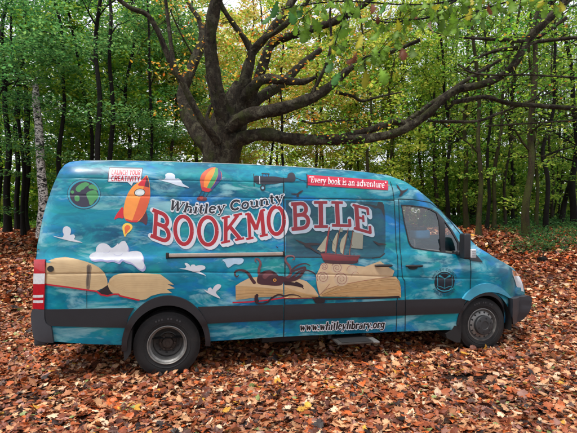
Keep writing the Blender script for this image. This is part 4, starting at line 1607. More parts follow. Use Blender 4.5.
xs = np.concatenate([np.linspace(-90, -16, 26), np.linspace(-15, 15, 121), np.linspace(16, 90, 26)])
ys = np.concatenate([np.linspace(-12, 0, 14), np.linspace(0.25, 22, 88), np.linspace(23, 130, 44)])
GX, GY = np.meshgrid(xs, ys)
GZ = ground(GX, GY)
nx, ny = len(xs), len(ys)
idx = np.arange(nx * ny).reshape(ny, nx)
q0, q1, q2, q3 = idx[:-1, :-1].ravel(), idx[:-1, 1:].ravel(), idx[1:, 1:].ravel(), idx[1:, :-1].ravel()
gr = tri_mesh_np('ground', np.stack([GX.ravel(), GY.ravel(), GZ.ravel()], 1), np.concatenate([np.stack([q0, q1, q2], 1), np.stack([q0, q2, q3], 1)]), ground_material(), smooth=True)
tag(gr, kind='structure')

# =================================================================== FALLEN LEAVES
MAPLE = [(0, -.12), (.10, -.02), (.34, -.06), (.30, .06), (.50, .16), (.40, .26), (.56, .44), (.34, .40), (.30, .50), (.14, .44), (.20, .66), (.10, .72), (0, 1.0)]
OAK = [(0, -.14), (.04, 0), (.12, .10), (.10, .18), (.24, .26), (.16, .34), (.30, .46), (.20, .54), (.30, .68), (.16, .74), (.16, .88), (0, 1.0)]
BEECH = [(0, -.12), (.14, .04), (.27, .24), (.32, .46), (.24, .70), (.12, .88), (0, 1.0)]
OVAL = [(0, -.05), (.2, .2), (.26, .5), (.16, .8), (0, 1.0)]


def leaf_template(half, curl, fold, twist, rg, wid=1.0):
    """outline of half a blade mirrored; returns verts (n,3) centred and a triangle fan about the midrib"""
    h = np.array(half, float)
    h = h + rg.normal(0, .012, h.shape) * (h[:, :1] > 0)
    right = h
    left = h[1:-1][::-1] * np.array([-1, 1]) + rg.normal(0, .012, (len(h) - 2, 2))
    out = np.concatenate([right, left])
    out[:, 0] *= wid
    mids = np.array([(0, .18), (0, .45), (0, .72)])
    P = np.concatenate([out, mids])
    n = len(out)
    tris = []
    for i in range(n):
        j = (i + 1) % n
        ym = (out[i, 1] + out[j, 1]) / 2
        m = n + (0 if ym < .30 else 1 if ym < .60 else 2)
        tris.append((i, j, m))
    for i in (j for j in range(n)):
        pass
    x, y = P[:, 0], P[:, 1] - .45
    z = fold * np.abs(x) + curl * (y ** 2) * 1.6 + twist * x * y + rg.normal(0, .012, len(P))
    z[np.abs(x) < 1e-6] -= 0.0
    # close the little gaps between neighbouring fans
    for k in (0, 1):
        yb = (.30, .60)[k]
        for side in (1, -1):
            c = [i for i in range(n) if np.sign(out[i, 0]) == side]
            pairs = [(i, (i + 1) % n) for i in range(n)]
            for a, b in zip(pairs[:-1], pairs[1:]):
                ya, yb2 = (out[a[0], 1] + out[a[1], 1]) / 2, (out[b[0], 1] + out[b[1], 1]) / 2
                if (ya < yb) != (yb2 < yb):
                    tris.append((a[1], n + k + (0 if yb2 < yb else 1), n + k + (1 if yb2 < yb else 0)))
            break
    return np.stack([x, y, z], 1), np.array(tris)


PAL = [((200, 150, 108), .13), ((174, 116, 80), .17), ((154, 80, 43), .19), ((124, 64, 41), .17), ((84, 48, 36), .13), ((42, 29, 26), .07), ((224, 192, 158), .06), ((188, 94, 44), .065), ((208, 156, 58), .016), ((134, 146, 88), .014), ((156, 112, 98), .05)]
PALC = np.array([srgb(*c) for c, _ in PAL])
PALP = np.array([p for _, p in PAL])
PALP /= PALP.sum()


def scatter(name, pts, sizes, templates, cols, tilt, lift, mat, parent=None):
    """one mesh of many leaves. pts (n,3)"""
    n = len(pts)
    tid = rng.integers(0, len(templates), n)
    Vs, Ts, Cs = [], [], []
    base = 0
    for k, (P, T) in enumerate(templates):
        s = np.where(tid == k)[0]
        if not len(s):
            continue
        m = len(s)
        yaw = rng.uniform(0, 2 * PI, m)
        ax = rng.uniform(0, 2 * PI, m)
        ti = np.abs(rng.normal(0, tilt, m))
        flip = np.where(rng.random(m) < .4, -1.0, 1.0)
        Q = P[None] * sizes[s][:, None, None]
        Q = Q * np.stack([np.ones(m), np.ones(m), flip], 1)[:, None, :]
        c, s_ = np.cos(yaw)[:, None], np.sin(yaw)[:, None]
        x = Q[..., 0] * c - Q[..., 1] * s_
        y = Q[..., 0] * s_ + Q[..., 1] * c
        z = Q[..., 2]
        dx, dy = np.cos(ax)[:, None], np.sin(ax)[:, None]
        along_ = x * dx + y * dy
        ct, st = np.cos(ti)[:, None], np.sin(ti)[:, None]
        a2 = along_ * ct - z * st
        z2 = along_ * st + z * ct
        x = x + (a2 - along_) * dx
        y = y + (a2 - along_) * dy
        low = z2.min(1, keepdims=True)
        z2 = z2 - low * lift
        W = np.stack([x, y, z2], -1) + pts[s][:, None, :]
        Vs.append(W.reshape(-1, 3))
        nv_ = P.shape[0]
        Ts.append((T[None] + (np.arange(m) * nv_)[:, None, None] + base).reshape(-1, 3))
        cc = cols[s][:, None, :] * rng.uniform(.82, 1.12, (m, nv_, 1))
        Cs.append(np.concatenate([cc, np.ones((m, nv_, 1))], -1).reshape(-1, 4))
        base += m * nv_
    return tri_mesh_np(name, np.concatenate(Vs), np.concatenate(Ts), mat, parent, np.concatenate(Cs))


tg = np.random.default_rng(3)
near_t = []
for k in range(6):
    near_t.append(leaf_template(MAPLE, tg.uniform(-.3, .35), tg.uniform(-.25, .35), tg.uniform(-.5, .5), tg))
for k in range(7):
    near_t.append(leaf_template(OAK, tg.uniform(-.4, .5), tg.uniform(-.3, .5), tg.uniform(-.6, .6), tg, 1.15))
for k in range(3):
    near_t.append(leaf_template(BEECH, tg.uniform(-.3, .5), tg.uniform(-.2, .6), tg.uniform(-.5, .5), tg))
far_t = [leaf_template(OVAL, tg.uniform(-.3, .4), tg.uniform(-.3, .5), tg.uniform(-.5, .5), tg, 1.5) for k in range(6)]


def patch_density(X, Y):
    """where the litter is thin and the dark soil shows"""
    d = np.ones_like(X)
    for (px, py, sx, sy, a) in ((14, 403, .45, .60, .80), (496, 384, .55, .18, .74), (462, 381, .40, .12, .6), (528, 412, .34, .16, .6), (70, 425, .4, .2, .5), (300, 415, .3, .15, .4)):
        Yc = H * F / (py - HY)
        Xc = (px - CX) / F * Yc
        d = d - a * np.exp(-(((X - Xc) / sx) ** 2 + ((Y - Yc) / sy) ** 2) * .8)
    return np.clip(d, 0.04, 1)


def litter_points(y0, y1, dens, seed):
    rg = np.random.default_rng(seed)
    area_w = lambda y: (y * .72 + 1.6)
    n = int(dens * (area_w(y0) + area_w(y1)) * (y1 - y0))
    Y = rg.uniform(y0, y1, n * 2)
    X = rg.uniform(-1, 1, n * 2) * area_w(y1)
    ok = np.abs(X) < area_w(Y)
    X, Y = X[ok], Y[ok]
    ok = rg.random(len(X)) < patch_density(X, Y)
    # clear of the tyres
    u = (X - VO[0]) * DV[0] + (Y - VO[1]) * DV[1]
    w = (X - VO[0]) * NV[0] + (Y - VO[1]) * NV[1]
    for cu, wd in ((0.0, .56), (FC[0], .32)):
        for w0 in (0.0, 2 * WC + wd):
            ok &= ~((np.abs(u - cu) < .20) & (w < w0 + .02) & (w > w0 - wd))
    return X[ok], Y[ok], rg


M_LITTER = leaf_mat('fallen_leaf', 0.12, 0, 0.5)


def litter(name, y0, y1, dens, seed, tmpl, size, tilt, red=0.0):
    X, Y, rg = litter_points(y0, y1, dens, seed)
    n = len(X)
    Z_ = ground(X, Y) + rg.uniform(0, .040, n) + .004
    c = PALC[rg.choice(len(PALC), n, p=PALP)]
    big = np.sin(X * 1.7 + 2 * np.sin(Y * .9)) * np.sin(Y * 2.1 + X * .6)
    c = c * (1 + .16 * big)[:, None] * rg.uniform(.75, 1.15, (n, 1))
    if red:
        k = np.clip((Y - y0) / (y1 - y0), 0, 1)[:, None] * red
        c = c * (1 - k) + c * np.array([1.30, .82, .64]) * k
    s = rg.lognormal(math.log(size), .28, n)
    return scatter(name, np.stack([X, Y, Z_], 1), np.clip(s, size * .5, size * 1.8), tmpl, c, tilt, .75, M_LITTER)


for nm, args in (('fallen_leaves', (2.6, 5.6, 980, 21, near_t, .068, .38)), ('fallen_leaves', (5.6, 9.0, 560, 22, near_t, .073, .40)),
                 ('fallen_leaves', (9.0, 14.0, 300, 23, far_t, .10, .42, .35)), ('fallen_leaves', (14.0, 24.0, 150, 24, far_t, .13, .45, .6))):
    o = litter(nm, *args)
    tag(o, kind='stuff')
X, Y, rg = litter_points(2.6, 9.0, 60, 33)          # crumbled bits and stalks between the leaves
o = scatter('leaf_crumbs', np.stack([X, Y, ground(X, Y) + .012], 1), rg.uniform(.02, .05, len(X)), far_t, PALC[rg.choice(len(PALC), len(X), p=PALP)] * rg.uniform(.4, 1.0, (len(X), 1)), .5, .8, M_LITTER)
tag(o, kind='stuff')

rg = np.random.default_rng(66)
fb_ = MB()
for k in range(230):
    Y = rg.uniform(3.2, 11)
    X = rg.uniform(-1, 1) * (Y * .72 + .8)
    L, a = rg.uniform(.06, .30), rg.uniform(0, PI)
    q = []
    for j in range(4):
        t_ = (j / 3 - .5) * L
        x_, y_ = X + t_ * math.cos(a) + rg.normal(0, .012), Y + t_ * math.sin(a) + rg.normal(0, .012)
        q.append((x_, y_, float(ground(x_, y_)) + .030 + rg.uniform(0, .022)))
    fb_.tube(q, np.linspace(1, .5, 4) * rg.uniform(.002, .006), 5)
tag(fb_.build('fallen_twigs', [plain('dead_twig', (74, 58, 46), .9, var=.5)]), kind='stuff')
pts = []
for cu, zc in ((0.0, 0.0), (FC[0], .045)):
    for k in range(130):
        u_, w_ = cu + rg.normal(0, .22), .01 + abs(rg.normal(0, .07))
        p_ = VO + u_ * DV + w_ * NV
        pts.append((p_[0], p_[1], float(ground(p_[0], p_[1])) + .03 + max(0, .07 - w_) * rg.uniform(0, .9)))
pts = np.array(pts)
o = scatter('heaped_leaves', pts, rg.uniform(.05, .10, len(pts)), near_t, PALC[rg.choice(len(PALC), len(pts), p=PALP)] * rg.uniform(.7, 1.1, (len(pts), 1)), .55, .6, M_LITTER)
tag(o, kind='stuff')

# =================================================================== TREES
M_OAK = bark_mat('oak_bark', (66, 57, 45), (9, 8, 7), (56, 60, 28), .28, lichen_lit=(94, 90, 72))
M_DARKBARK = bark_mat('dark_bark', (30, 26, 22), (9, 8, 7))  # near-black bark tones
M_MOSSY = bark_mat('mossy_bark', (66, 57, 38), (24, 21, 15), (62, 68, 27), .5, scale=18)
M_GREYB = bark_mat('grey_bark', (68, 60, 49), (26, 23, 19), (58, 62, 32), .25)


def birch_bark():
    t = NT('birch_bark')
    v = t.mapped((1, 1, 1.6))
    n1 = t.noise(v, 7.5, 6, 0.65, 1.2)
    n2 = t.noise(t.mapped((1, 1, 5)), 9, 4)
    c = t.ramp(n1, [(0.46, srgb(16, 14, 13)), (0.52, srgb(196, 190, 182))])
    c = t.mix(t.ramp(n2, [(0.60, 0.0), (0.66, 0.85)]), c, srgb(60, 52, 48))
    return t.pbr(c, 0.8, 0, n1, 0.4, 0.02)


M_BIRCH = birch_bark()
M_LEAF = leaf_mat('living_leaf', 0.58, 0.15)


def limb(mb, px, seed=0, wob=.07, seg=12, n=6, m=0):
    """px rows: (x, y, width in photo points, depth)"""
    P = np.array([tuple(at(a, b, Y)) + (w * .44 / F * Y,) for a, b, w, Y in px])
    S = catmull(P, n)
    mb.tube(S[:, :3], np.maximum(S[:, 3], .004), seg, m, True, wob, seed)


def twigs(mb, path, r0, n, L, seed, depth=0, m=0):
    """short crooked twigs along a path (world points)"""
    rg = np.random.default_rng(seed)
    path = np.asarray(path)
    tips = []
    for k in range(n):
        i = rg.integers(len(path) // 4, len(path))
        p = path[i].copy()
        d = rg.normal(0, 1, 3)
        d[2] = d[2] * .6 + .25
        d /= np.linalg.norm(d)
        l_ = L * rg.uniform(.5, 1.3)
        pts, rr = [p.copy()], [r0]
        for j in range(4):
            p = p + d * l_ / 4
            d = d + rg.normal(0, .28, 3)
            d /= np.linalg.norm(d)
            pts.append(p.copy())
            rr.append(r0 * (1 - (j + 1) / 4.6))
        mb.tube(pts, rr, 5, m, False)
        tips += pts[2:]
        if depth:
            tips += twigs(mb, np.array(pts), r0 * .55, 3, L * .55, seed * 7 + k, depth - 1, m)
    return tips


spray_t = [leaf_template(OVAL, tg.uniform(-.2, .4), tg.uniform(0, .5), tg.uniform(-.4, .4), tg, 1.5) for k in range(5)]
# light templates for crowns: 6 points
def simple_leaf(rg):
    P = np.array([(0, -.5, 0), (.26, -.1, .08), (.2, .25, .06), (0, .5, -.04), (-.2, .25, .06), (-.26, -.1, .08)])
    P[:, 2] += rg.normal(0, .05, 6)
    return P, np.array([(0, 1, 5), (1, 2, 5), (2, 4, 5), (2, 3, 4)])


crown_t = [simple_leaf(tg) for k in range(6)]


def pal(cols):
    return np.array([srgb(*c) for c in cols])


P_DEEP = pal([(84, 140, 46), (110, 164, 48), (146, 184, 56), (60, 112, 46), (174, 196, 66)])
P_BLUE = pal([(88, 142, 78), (112, 164, 90), (70, 120, 66), (138, 180, 98)])
P_LIME = pal([(172, 200, 72), (202, 214, 88), (150, 184, 64), (222, 220, 104), (126, 166, 58)])
P_GOLD = pal([(214, 206, 92), (222, 214, 112), (226, 190, 84), (186, 192, 80), (236, 226, 140), (222, 156, 76), (160, 178, 72)])
P_OLIVE = pal([(132, 172, 64), (108, 152, 56), (160, 192, 74), (84, 130, 50), (186, 202, 84)])
P_ORANGE = pal([(232, 172, 60), (238, 200, 84), (222, 136, 50), (230, 210, 104), (206, 106, 46)])


def crown_points(rg, clumps, per, spread, flat):
    k = np.repeat(np.arange(len(clumps)), per)
    d = rg.normal(0, 1, (len(k), 3))
    d *= (rg.random(len(k)) ** .33 / (np.linalg.norm(d, axis=1) + 1e-6))[:, None]
    sz = rg.uniform(.6, 1.35, len(clumps))[k]
    return clumps[k] + d * np.array([spread, spread, spread * flat]) * sz[:, None]


def clump_cloud(rg, n, c, r, hollow=.35):
    d = rg.normal(0, 1, (n, 3))
    d /= np.linalg.norm(d, axis=1)[:, None]
    rad = (hollow + (1 - hollow) * rg.random(n)) ** .5
    return np.array(c) + d * rad[:, None] * np.array(r)


_crowns = {}


def crown_mesh(key, seed, nclump, per, c, r, spread, flat, size, colours, tilt=.7):
    """a crown about a trunk that stands at the origin; shared by every tree of the key"""
    if key in _crowns:
        return _crowns[key]
    rg = np.random.default_rng(seed)
    cl = clump_cloud(rg, nclump, c, r)
    P = crown_points(rg, cl, per, spread, flat)
    shade = np.repeat(rg.uniform(.75, 1.15, nclump), per)[:, None]
    col = colours[rg.integers(0, len(colours), len(P))] * shade * rg.uniform(.85, 1.15, (len(P), 1))
    o = scatter('crown', P, rg.uniform(.7, 1.3, len(P)) * size, crown_t, col, tilt, 0, M_LEAF)
    COL.objects.unlink(o)
    _crowns[key] = o.data
    bpy.data.objects.remove(o)
    return _crowns[key]


def tree_root(name, X, Y, label, group=None):
    o = empty(name, (X, Y, float(ground(X, Y))))
    tag(o, label, 'tree', group)
    return o


def forest_tree(name, xb, yb, wpx, path, mat, label, crown=None, group=None, seed=0, forks=5, Y=None, cscale=1.0, top=13.0, tw=True, coff=0.0):
    """trunk foot at photo point (xb, yb); path = further points (x, y) of its stem in the photo"""
    if Y is None:
        X, Y = ground_hit(xb, yb)
    else:
        X = (xb - CX) / F * Y
    root = tree_root(name, X, Y, label, group)
    z0 = root.location.z
    rg = np.random.default_rng(seed + 100)
    r0 = wpx / 2 / F * Y
    pts = [(X, Y, z0 - .15)]
    for k, (a, b) in enumerate(path):
        p = at(a, b, Y + rg.uniform(-.25, .25))
        pts.append(tuple(p))
    lx, ly_, lz = pts[-1]
    if lz < z0 + top * .7:
        dx = (lx - pts[-2][0]) / max(.3, lz - pts[-2][2])
        pts.append((lx + dx * 2.5 + rg.uniform(-.3, .3), ly_ + rg.uniform(-.4, .4), lz + (z0 + top - lz) * .5))
        pts.append((pts[-1][0] + rg.uniform(-.5, .5), ly_ + rg.uniform(-.4, .4), z0 + top))
    pts = np.array(pts) - np.array([X, Y, z0])
    S = catmull(pts, 8)
    # gentle crookedness
    hgt = np.clip(S[:, 2] / top, 0, 1)
    S[:, 0] += .05 * np.sin(S[:, 2] * 1.9 + seed)
    r = r0 * (1 - .72 * hgt) * (1 + .55 * np.exp(-np.clip(S[:, 2], 0, 9) / .35))
    mb = MB()
    mb.tube(S, r, 10, 0, False, .06, seed)
    for k in range(forks):
        i = rg.integers(len(S) // 3, len(S) - 2)
        p = S[i].copy()
        a = rg.uniform(0, 2 * PI)
        up = rg.uniform(.35, 1.1)
        d = np.array([math.cos(a), math.sin(a), up])
        d /= np.linalg.norm(d)
        L = rg.uniform(1.2, 3.2)
        q, rr = [p.copy()], [r[i] * .5]
        for j in range(6):
            p = p + d * L / 6
            d = d + rg.normal(0, .16, 3)
            d /= np.linalg.norm(d)
            q.append(p.copy())
            rr.append(r[i] * .5 * (1 - (j + 1) / 6.6))
        mb.tube(catmull(q, 2), np.interp(np.linspace(0, 1, 13), np.linspace(0, 1, 7), rr), 6, 0, False)
        if tw:
            twigs(mb, np.array(q), r[i] * .16 + .006, 3, 1.1, seed * 31 + k, 0)
    mb.build('trunk', [mat], root)
    if crown is not None:
        c = bpy.data.objects.new('crown', crown)
        COL.objects.link(c)
        c.parent = root
        c.location = (0, coff, 0)
        c.rotation_euler = (0, 0, rg.uniform(0, 6.28))
        s = cscale * rg.uniform(.9, 1.12)
        c.scale = (s, s, s)
    return root


CR = {
    'deep': lambda k: crown_mesh('deep%d' % k, 50 + k, 66, 72, (0, 0, 6.6), (2.5, 2.5, 5.0), .60, .4, .16, P_DEEP),
    'blue': lambda k: crown_mesh('blue%d' % k, 60 + k, 46, 150, (0, 0, 6.2), (2.7, 2.4, 4.4), .78, .20, .105, P_BLUE, .5),
    'lime': lambda k: crown_mesh('lime%d' % k, 70 + k, 80, 62, (0, 0, 6.6), (2.7, 2.7, 5.6), .55, .45, .15, P_LIME),
    'gold': lambda k: crown_mesh('gold%d' % k, 80 + k, 85, 64, (0, 0, 7.2), (3.0, 3.0, 4.6), .6, .45, .14, P_GOLD),
    'olive': lambda k: crown_mesh('olive%d' % k, 90 + k, 60, 34, (0, 0, 6.4), (2.4, 2.4, 5.6), .5, .4, .13, P_OLIVE),
}

# ---- the great oak behind the van
OY = 11.6
oak = empty('oak_tree', ((222 - CX) / F * OY, OY, float(ground((222 - CX) / F * OY, OY))))
tag(oak, 'huge old spreading oak with many thick limbs rising behind the van roof', 'tree')
OL = np.array(oak.location)


class RelMB(MB):
    def tube(self, pts, radii, seg=10, m=0, cap=True, wob=0.0, seed=0):
        super().tube(np.asarray([tuple(p) for p in pts]) - OL, radii, seg, m, cap, wob, seed)


ot = RelMB()
T0 = OY
base_y = HY + (H - OL[2]) / T0 * F
limb(ot, [(221, base_y + 4, 66, T0), (221, base_y - 25, 52, T0), (221, 190, 43, T0), (221, 165, 41, T0), (223, 148, 43, T0), (227, 130, 43, T0), (231, 114, 36, T0), (236, 98, 24, T0), (241, 84, 16, T0)], 1, .06, 20)
ot.build('trunk', [M_OAK], oak)
LIMBS = [
    [(226, 150, 20, T0 - .15), (236, 141, 17, T0 - .3), (250, 136, 14.5, T0 - .4), (268, 135, 14, T0 - .45), (290, 138.5, 13, T0 - .5), (320, 140, 12, T0 - .6), (345, 139.5, 11, T0 - .7), (368, 138.5, 10, T0 - .8), (390, 134.5, 9.5, T0 - .9), (405, 129, 9.5, T0 - 1), (420, 120, 9, T0 - 1.1), (432, 110, 8.5, T0 - 1.2), (446, 97, 8.5, T0 - 1.3), (460, 89, 8, T0 - 1.4), (480, 85, 8, T0 - 1.5), (500, 77, 8, T0 - 1.6), (515, 63, 8, T0 - 1.7), (527, 42, 8.5, T0 - 1.8), (540, 27, 8.5, T0 - 1.9), (560, 8, 8, T0 - 2), (575, -8, 7, T0 - 2)],
    [(224, 134, 17, T0 - .3), (236, 122, 16, T0 - .5), (252, 114.5, 15, T0 - .65), (272, 110.5, 14, T0 - .7), (295, 104.5, 13, T0 - .8), (312, 98, 12, T0 - .85), (326, 89, 10, T0 - .9), (340, 78, 8.5, T0 - 1), (353, 66, 7.5, T0 - 1.1), (372, 57, 6.5, T0 - 1.2), (396, 50, 5, T0 - 1.3), (420, 40, 4, T0 - 1.4)],
    [(238, 103, 15, T0 - .1), (250, 90, 12, T0 - .3), (262, 80.5, 11, T0 - .5), (278, 79.5, 10, T0 - .7), (292, 81.5, 8.5, T0 - .8), (303, 82, 7, T0 - .9), (316, 77, 4, T0 - 1)],
    [(228, 128, 22, T0), (238, 104, 18, T0 - .1), (244, 85, 15, T0 - .2), (249, 66, 12, T0 - .3), (252, 50, 10, T0 - .4)],
    [(252, 52, 9, T0 - .4), (244, 38, 6, T0 - .5), (234, 25, 5.6, T0 - .6), (224, 10, 5.4, T0 - .7), (216, -8, 5, T0 - .8)],
    [(250, 56, 9, T0 - .38), (262, 42, 8, T0 - .3), (272, 29, 9, T0 - .2), (283, 15, 8.5, T0), (298, -8, 8, T0 + .2)],
    [(252, 50, 8, T0 - .42), (262, 40, 6.5, T0 - .6), (274, 33, 6, T0 - .7), (288, 22, 6, T0 - .9), (302, 8, 5.5, T0 - 1.1), (312, -6, 5, T0 - 1.2)],
    [(240, 112, 15, T0 + .4), (254, 88, 12, T0 + .45), (263, 64, 11, T0 + .5), (272, 44, 10, T0 + .5), (290, 36, 9, T0 + .3), (312, 29, 8.5, T0 + .1), (338, 20, 8, T0 - .1), (362, 6, 6, T0 - .3), (380, -8, 5, T0 - .4)],
    [(236, 118, 15, T0 + .5), (252, 104, 13, T0 + .6), (266, 94, 12, T0 + .9), (282, 84, 10, T0 + 1.2), (300, 66, 8, T0 + 1.5), (320, 50, 6, T0 + 1.9)],
    [(226, 128, 20, T0 - .3), (220, 105, 18, T0 - .55), (215, 80, 16, T0 - .7), (211, 58, 15, T0 - .8), (210, 38, 14, T0 - .9), (213, 15, 14, T0 - 1), (219, -8, 13, T0 - 1.1)],
    [(214, 156, 20, T0 + .35), (204, 142, 18, T0 + .5), (193, 126, 16.5, T0 + .7), (185, 110, 14.5, T0 + .85), (183, 94, 12.5, T0 + 1), (187, 78, 12, T0 + 1.1), (195, 60, 11, T0 + 1.3), (202, 40, 9.5, T0 + 1.5), (200, 22, 6, T0 + 1.6), (190, 6, 4.5, T0 + 1.7), (183, -8, 4, T0 + 1.8)],
    [(218, 142, 11, T0 - .5), (210, 131, 8.5, T0 - .75), (200, 118, 7.5, T0 - .9), (191, 100, 7.2, T0 - 1), (183, 84, 7, T0 - 1.1), (174, 69, 7, T0 - 1.2), (164, 46, 6.4, T0 - 1.3), (155, 26, 5.6, T0 - 1.4), (146, 14, 5.4, T0 - 1.5), (130, 8, 5, T0 - 1.6), (116, -3, 4.6, T0 - 1.8)],
    [(181, 82, 6, T0 - 1.1), (174, 62, 4.6, T0 - 1), (170, 36, 4.2, T0 - .9), (167, 12, 3.8, T0 - .8), (165, -6, 3.6, T0 - .8)],
    [(192, 54, 2, T0 - .2), (180, 32, 1.8, T0 - .4), (170, 10, 1.4, T0 - .6)],
    [(452, 103, 5, T0 - 1.3), (470, 99, 5, T0 - 1.2), (488, 97.5, 5, T0 - 1.1), (510, 103.5, 5, T0 - 1), (540, 106, 5, T0 - .9), (582, 109, 5, T0 - .7)],
    [(428, 121, 3.6, T0 - 1.1), (450, 121.5, 3.4, T0 - 1), (478, 121, 3.2, T0 - .9), (500, 113, 3, T0 - .8), (530, 101, 2.4, T0 - .7), (556, 90, 1.6, T0 - .6)],
    [(486, 126, 2, T0 - 1), (520, 124, 2, T0 - .9), (582, 120, 2, T0 - .8)],
    [(527, 44, 4.6, T0 - 1.8), (545, 41, 4, T0 - 1.9), (582, 37, 4, T0 - 2.1)],
    [(526, 42, 4.4, T0 - 1.8), (505, 40, 4, T0 - 1.9), (485, 39, 3.6, T0 - 2), (464, 38, 2.4, T0 - 2.1)],
    [(518, 48, 5, T0 - 1.5), (500, 50, 4.4, T0 - 1.4), (482, 56, 3, T0 - 1.3), (470, 64, 2, T0 - 1.2)],
    [(531, 38, 5, T0 - 1.8), (535, 20, 4.6, T0 - 1.7), (540, 4, 4, T0 - 1.6), (542, -6, 3.6, T0 - 1.6)],
    [(538, 38, 4, T0 - 1.2), (552, 28, 4, T0 - 1.1), (566, 18, 4, T0 - 1)],
    [(312, 94, 4.6, T0 - .9), (320, 78, 3.8, T0 - 1), (328, 60, 3.4, T0 - 1.1), (331, 40, 3, T0 - 1.2), (330, 16, 2.6, T0 - 1.3), (332, -6, 2.4, T0 - 1.4)],
    [(336, 92, 4, T0 - .6), (352, 96, 3.4, T0 - .5), (362, 101, 3.2, T0 - .4), (378, 97, 2.4, T0 - .3), (402, 92, 1.6, T0 - .2)],
    [(300, 120, 2.6, T0 - .6), (312, 123, 2.4, T0 - .5), (330, 121, 2, T0 - .4), (356, 120, 1.6, T0 - .3)],
    [(410, 126, 7, T0 - .6), (395, 122, 7.5, T0 - .4), (376, 128, 8, T0 - .3), (355, 134, 8, T0 - .4), (340, 138, 7, T0 - .5)],
    [(400, 128, 6, T0 - .5), (420, 112, 6, T0 - .4), (440, 98, 5, T0 - .3), (470, 78, 4.4, T0 - .1), (500, 60, 3.6, T0 + .1)],
    [(458, 64, 1.6, T0 - 2.2), (470, 72, 1.8, T0 - 2.2), (490, 75, 2, T0 - 2.1), (530, 75, 2, T0 - 2), (582, 78, 2, T0 - 1.9)],
    [(216, 126, 5, T0 + .2), (207, 118, 4, T0 + .4), (212, 100, 3.6, T0 + .6), (206, 76, 3, T0 + .7)],
]
wp = []
for k, L in enumerate(LIMBS):
    b = RelMB()
    limb(b, L, 10 + k, .13, 18, 12)
    path_ = np.array([tuple(at(a, c, Y)) for a, c, w_, Y in L])
    path_ = catmull(path_, 5)
    wmin = min(q[2] for q in L)
    n_ = int(len(path_) * (.16 if L[0][2] > 9 else .28))
    tips = twigs(b, path_, .010, n_, .9, 200 + k, 1)
    wp += [np.array(p) for p in tips]
    b.build('limb', [M_OAK], oak)
# its own leaves: turning clusters at the twig ends
rg = np.random.default_rng(12)
tips = np.array(wp)
sel = tips[rg.random(len(tips)) < .12]
sx = sel[:, 0] / sel[:, 1] * F + CX
sel = sel[(sx > 235) | (rg.random(len(sel)) < .30)]
pts = np.repeat(sel, 16, 0) + rg.normal(0, 1, (len(sel) * 16, 3)) * np.array([.24, .24, .09])
ang = (pts[:, 0] / pts[:, 1] * F + CX)
colr = np.where((rg.random(len(pts)) < np.interp(ang, [140, 260, 340, 420, 560], [.9, .8, .30, .06, .03]))[:, None], P_ORANGE[rg.integers(0, 5, len(pts))], P_DEEP[rg.integers(0, 5, len(pts))] * 1.15)
scatter('crown', pts - OL, rg.uniform(.07, .105, len(pts)), near_t[6:10], colr, .8, 0, M_LEAF, oak)

# ---- near oak branch hanging into the top of the view
NB = at(600, -40, 3.4)
ob = empty('oak_branch', NB)
tag(ob, 'leafy oak branch with large green and yellowing lobed leaves hanging close in at the top', 'branch')
mb = MB()
nb_paths = [[(600, -40, 4, 3.4), (520, -18, 3, 3.3), (462, -2, 2.6, 3.2), (446, 8, 2.2, 3.1), (430, 17, 2, 3.05), (412, 20, 1.7, 3.0), (390, 22.5, 1.4, 2.9), (372, 20, 1.0, 2.8)],
            [(480, -8, 2.4, 3.3), (450, 1, 1.7, 3.2), (425, 4.6, 1.5, 3.1), (395, 4.4, 1.3, 3.0), (360, 2, 1.2, 2.9), (330, 2, 1.1, 2.8), (300, 6, 1, 2.7), (280, 10, .8, 2.6)],
            [(404, 21, 1.1, 3.0), (397, 32, 1, 2.95), (388, 46, .9, 2.9), (374, 56, .7, 2.85), (362, 60, .5, 2.8)],
            [(560, -30, 3, 3.3), (530, -6, 2, 3.2), (500, 4, 1.6, 3.1), (470, 14, 1.2, 3.0), (452, 24, .9, 2.95)],
            [(352, 2, 1, 2.9), (344, 20, .8, 2.85), (336, 40, .7, 2.8), (332, 58, .5, 2.75)],
            [(320, 3, .8, 2.8), (306, 14, .7, 2.75), (296, 26, .5, 2.7)],
            [(520, -10, 1.6, 3.2), (540, 0, 1.2, 3.1), (556, 6, .9, 3.0)]]
lp = []
nbv = np.array(NB)
for k, L in enumerate(nb_paths):
    P = np.array([tuple(at(a, b, Y)) + (w_ / 2 / F * Y,) for a, b, w_, Y in L])
    S = catmull(P, 6)
    mb.tube(S[:, :3] - nbv, np.maximum(S[:, 3], .0016), 8, 0, True, .1, k)
    lp.append(S[:, :3])
lp = np.concatenate(lp)
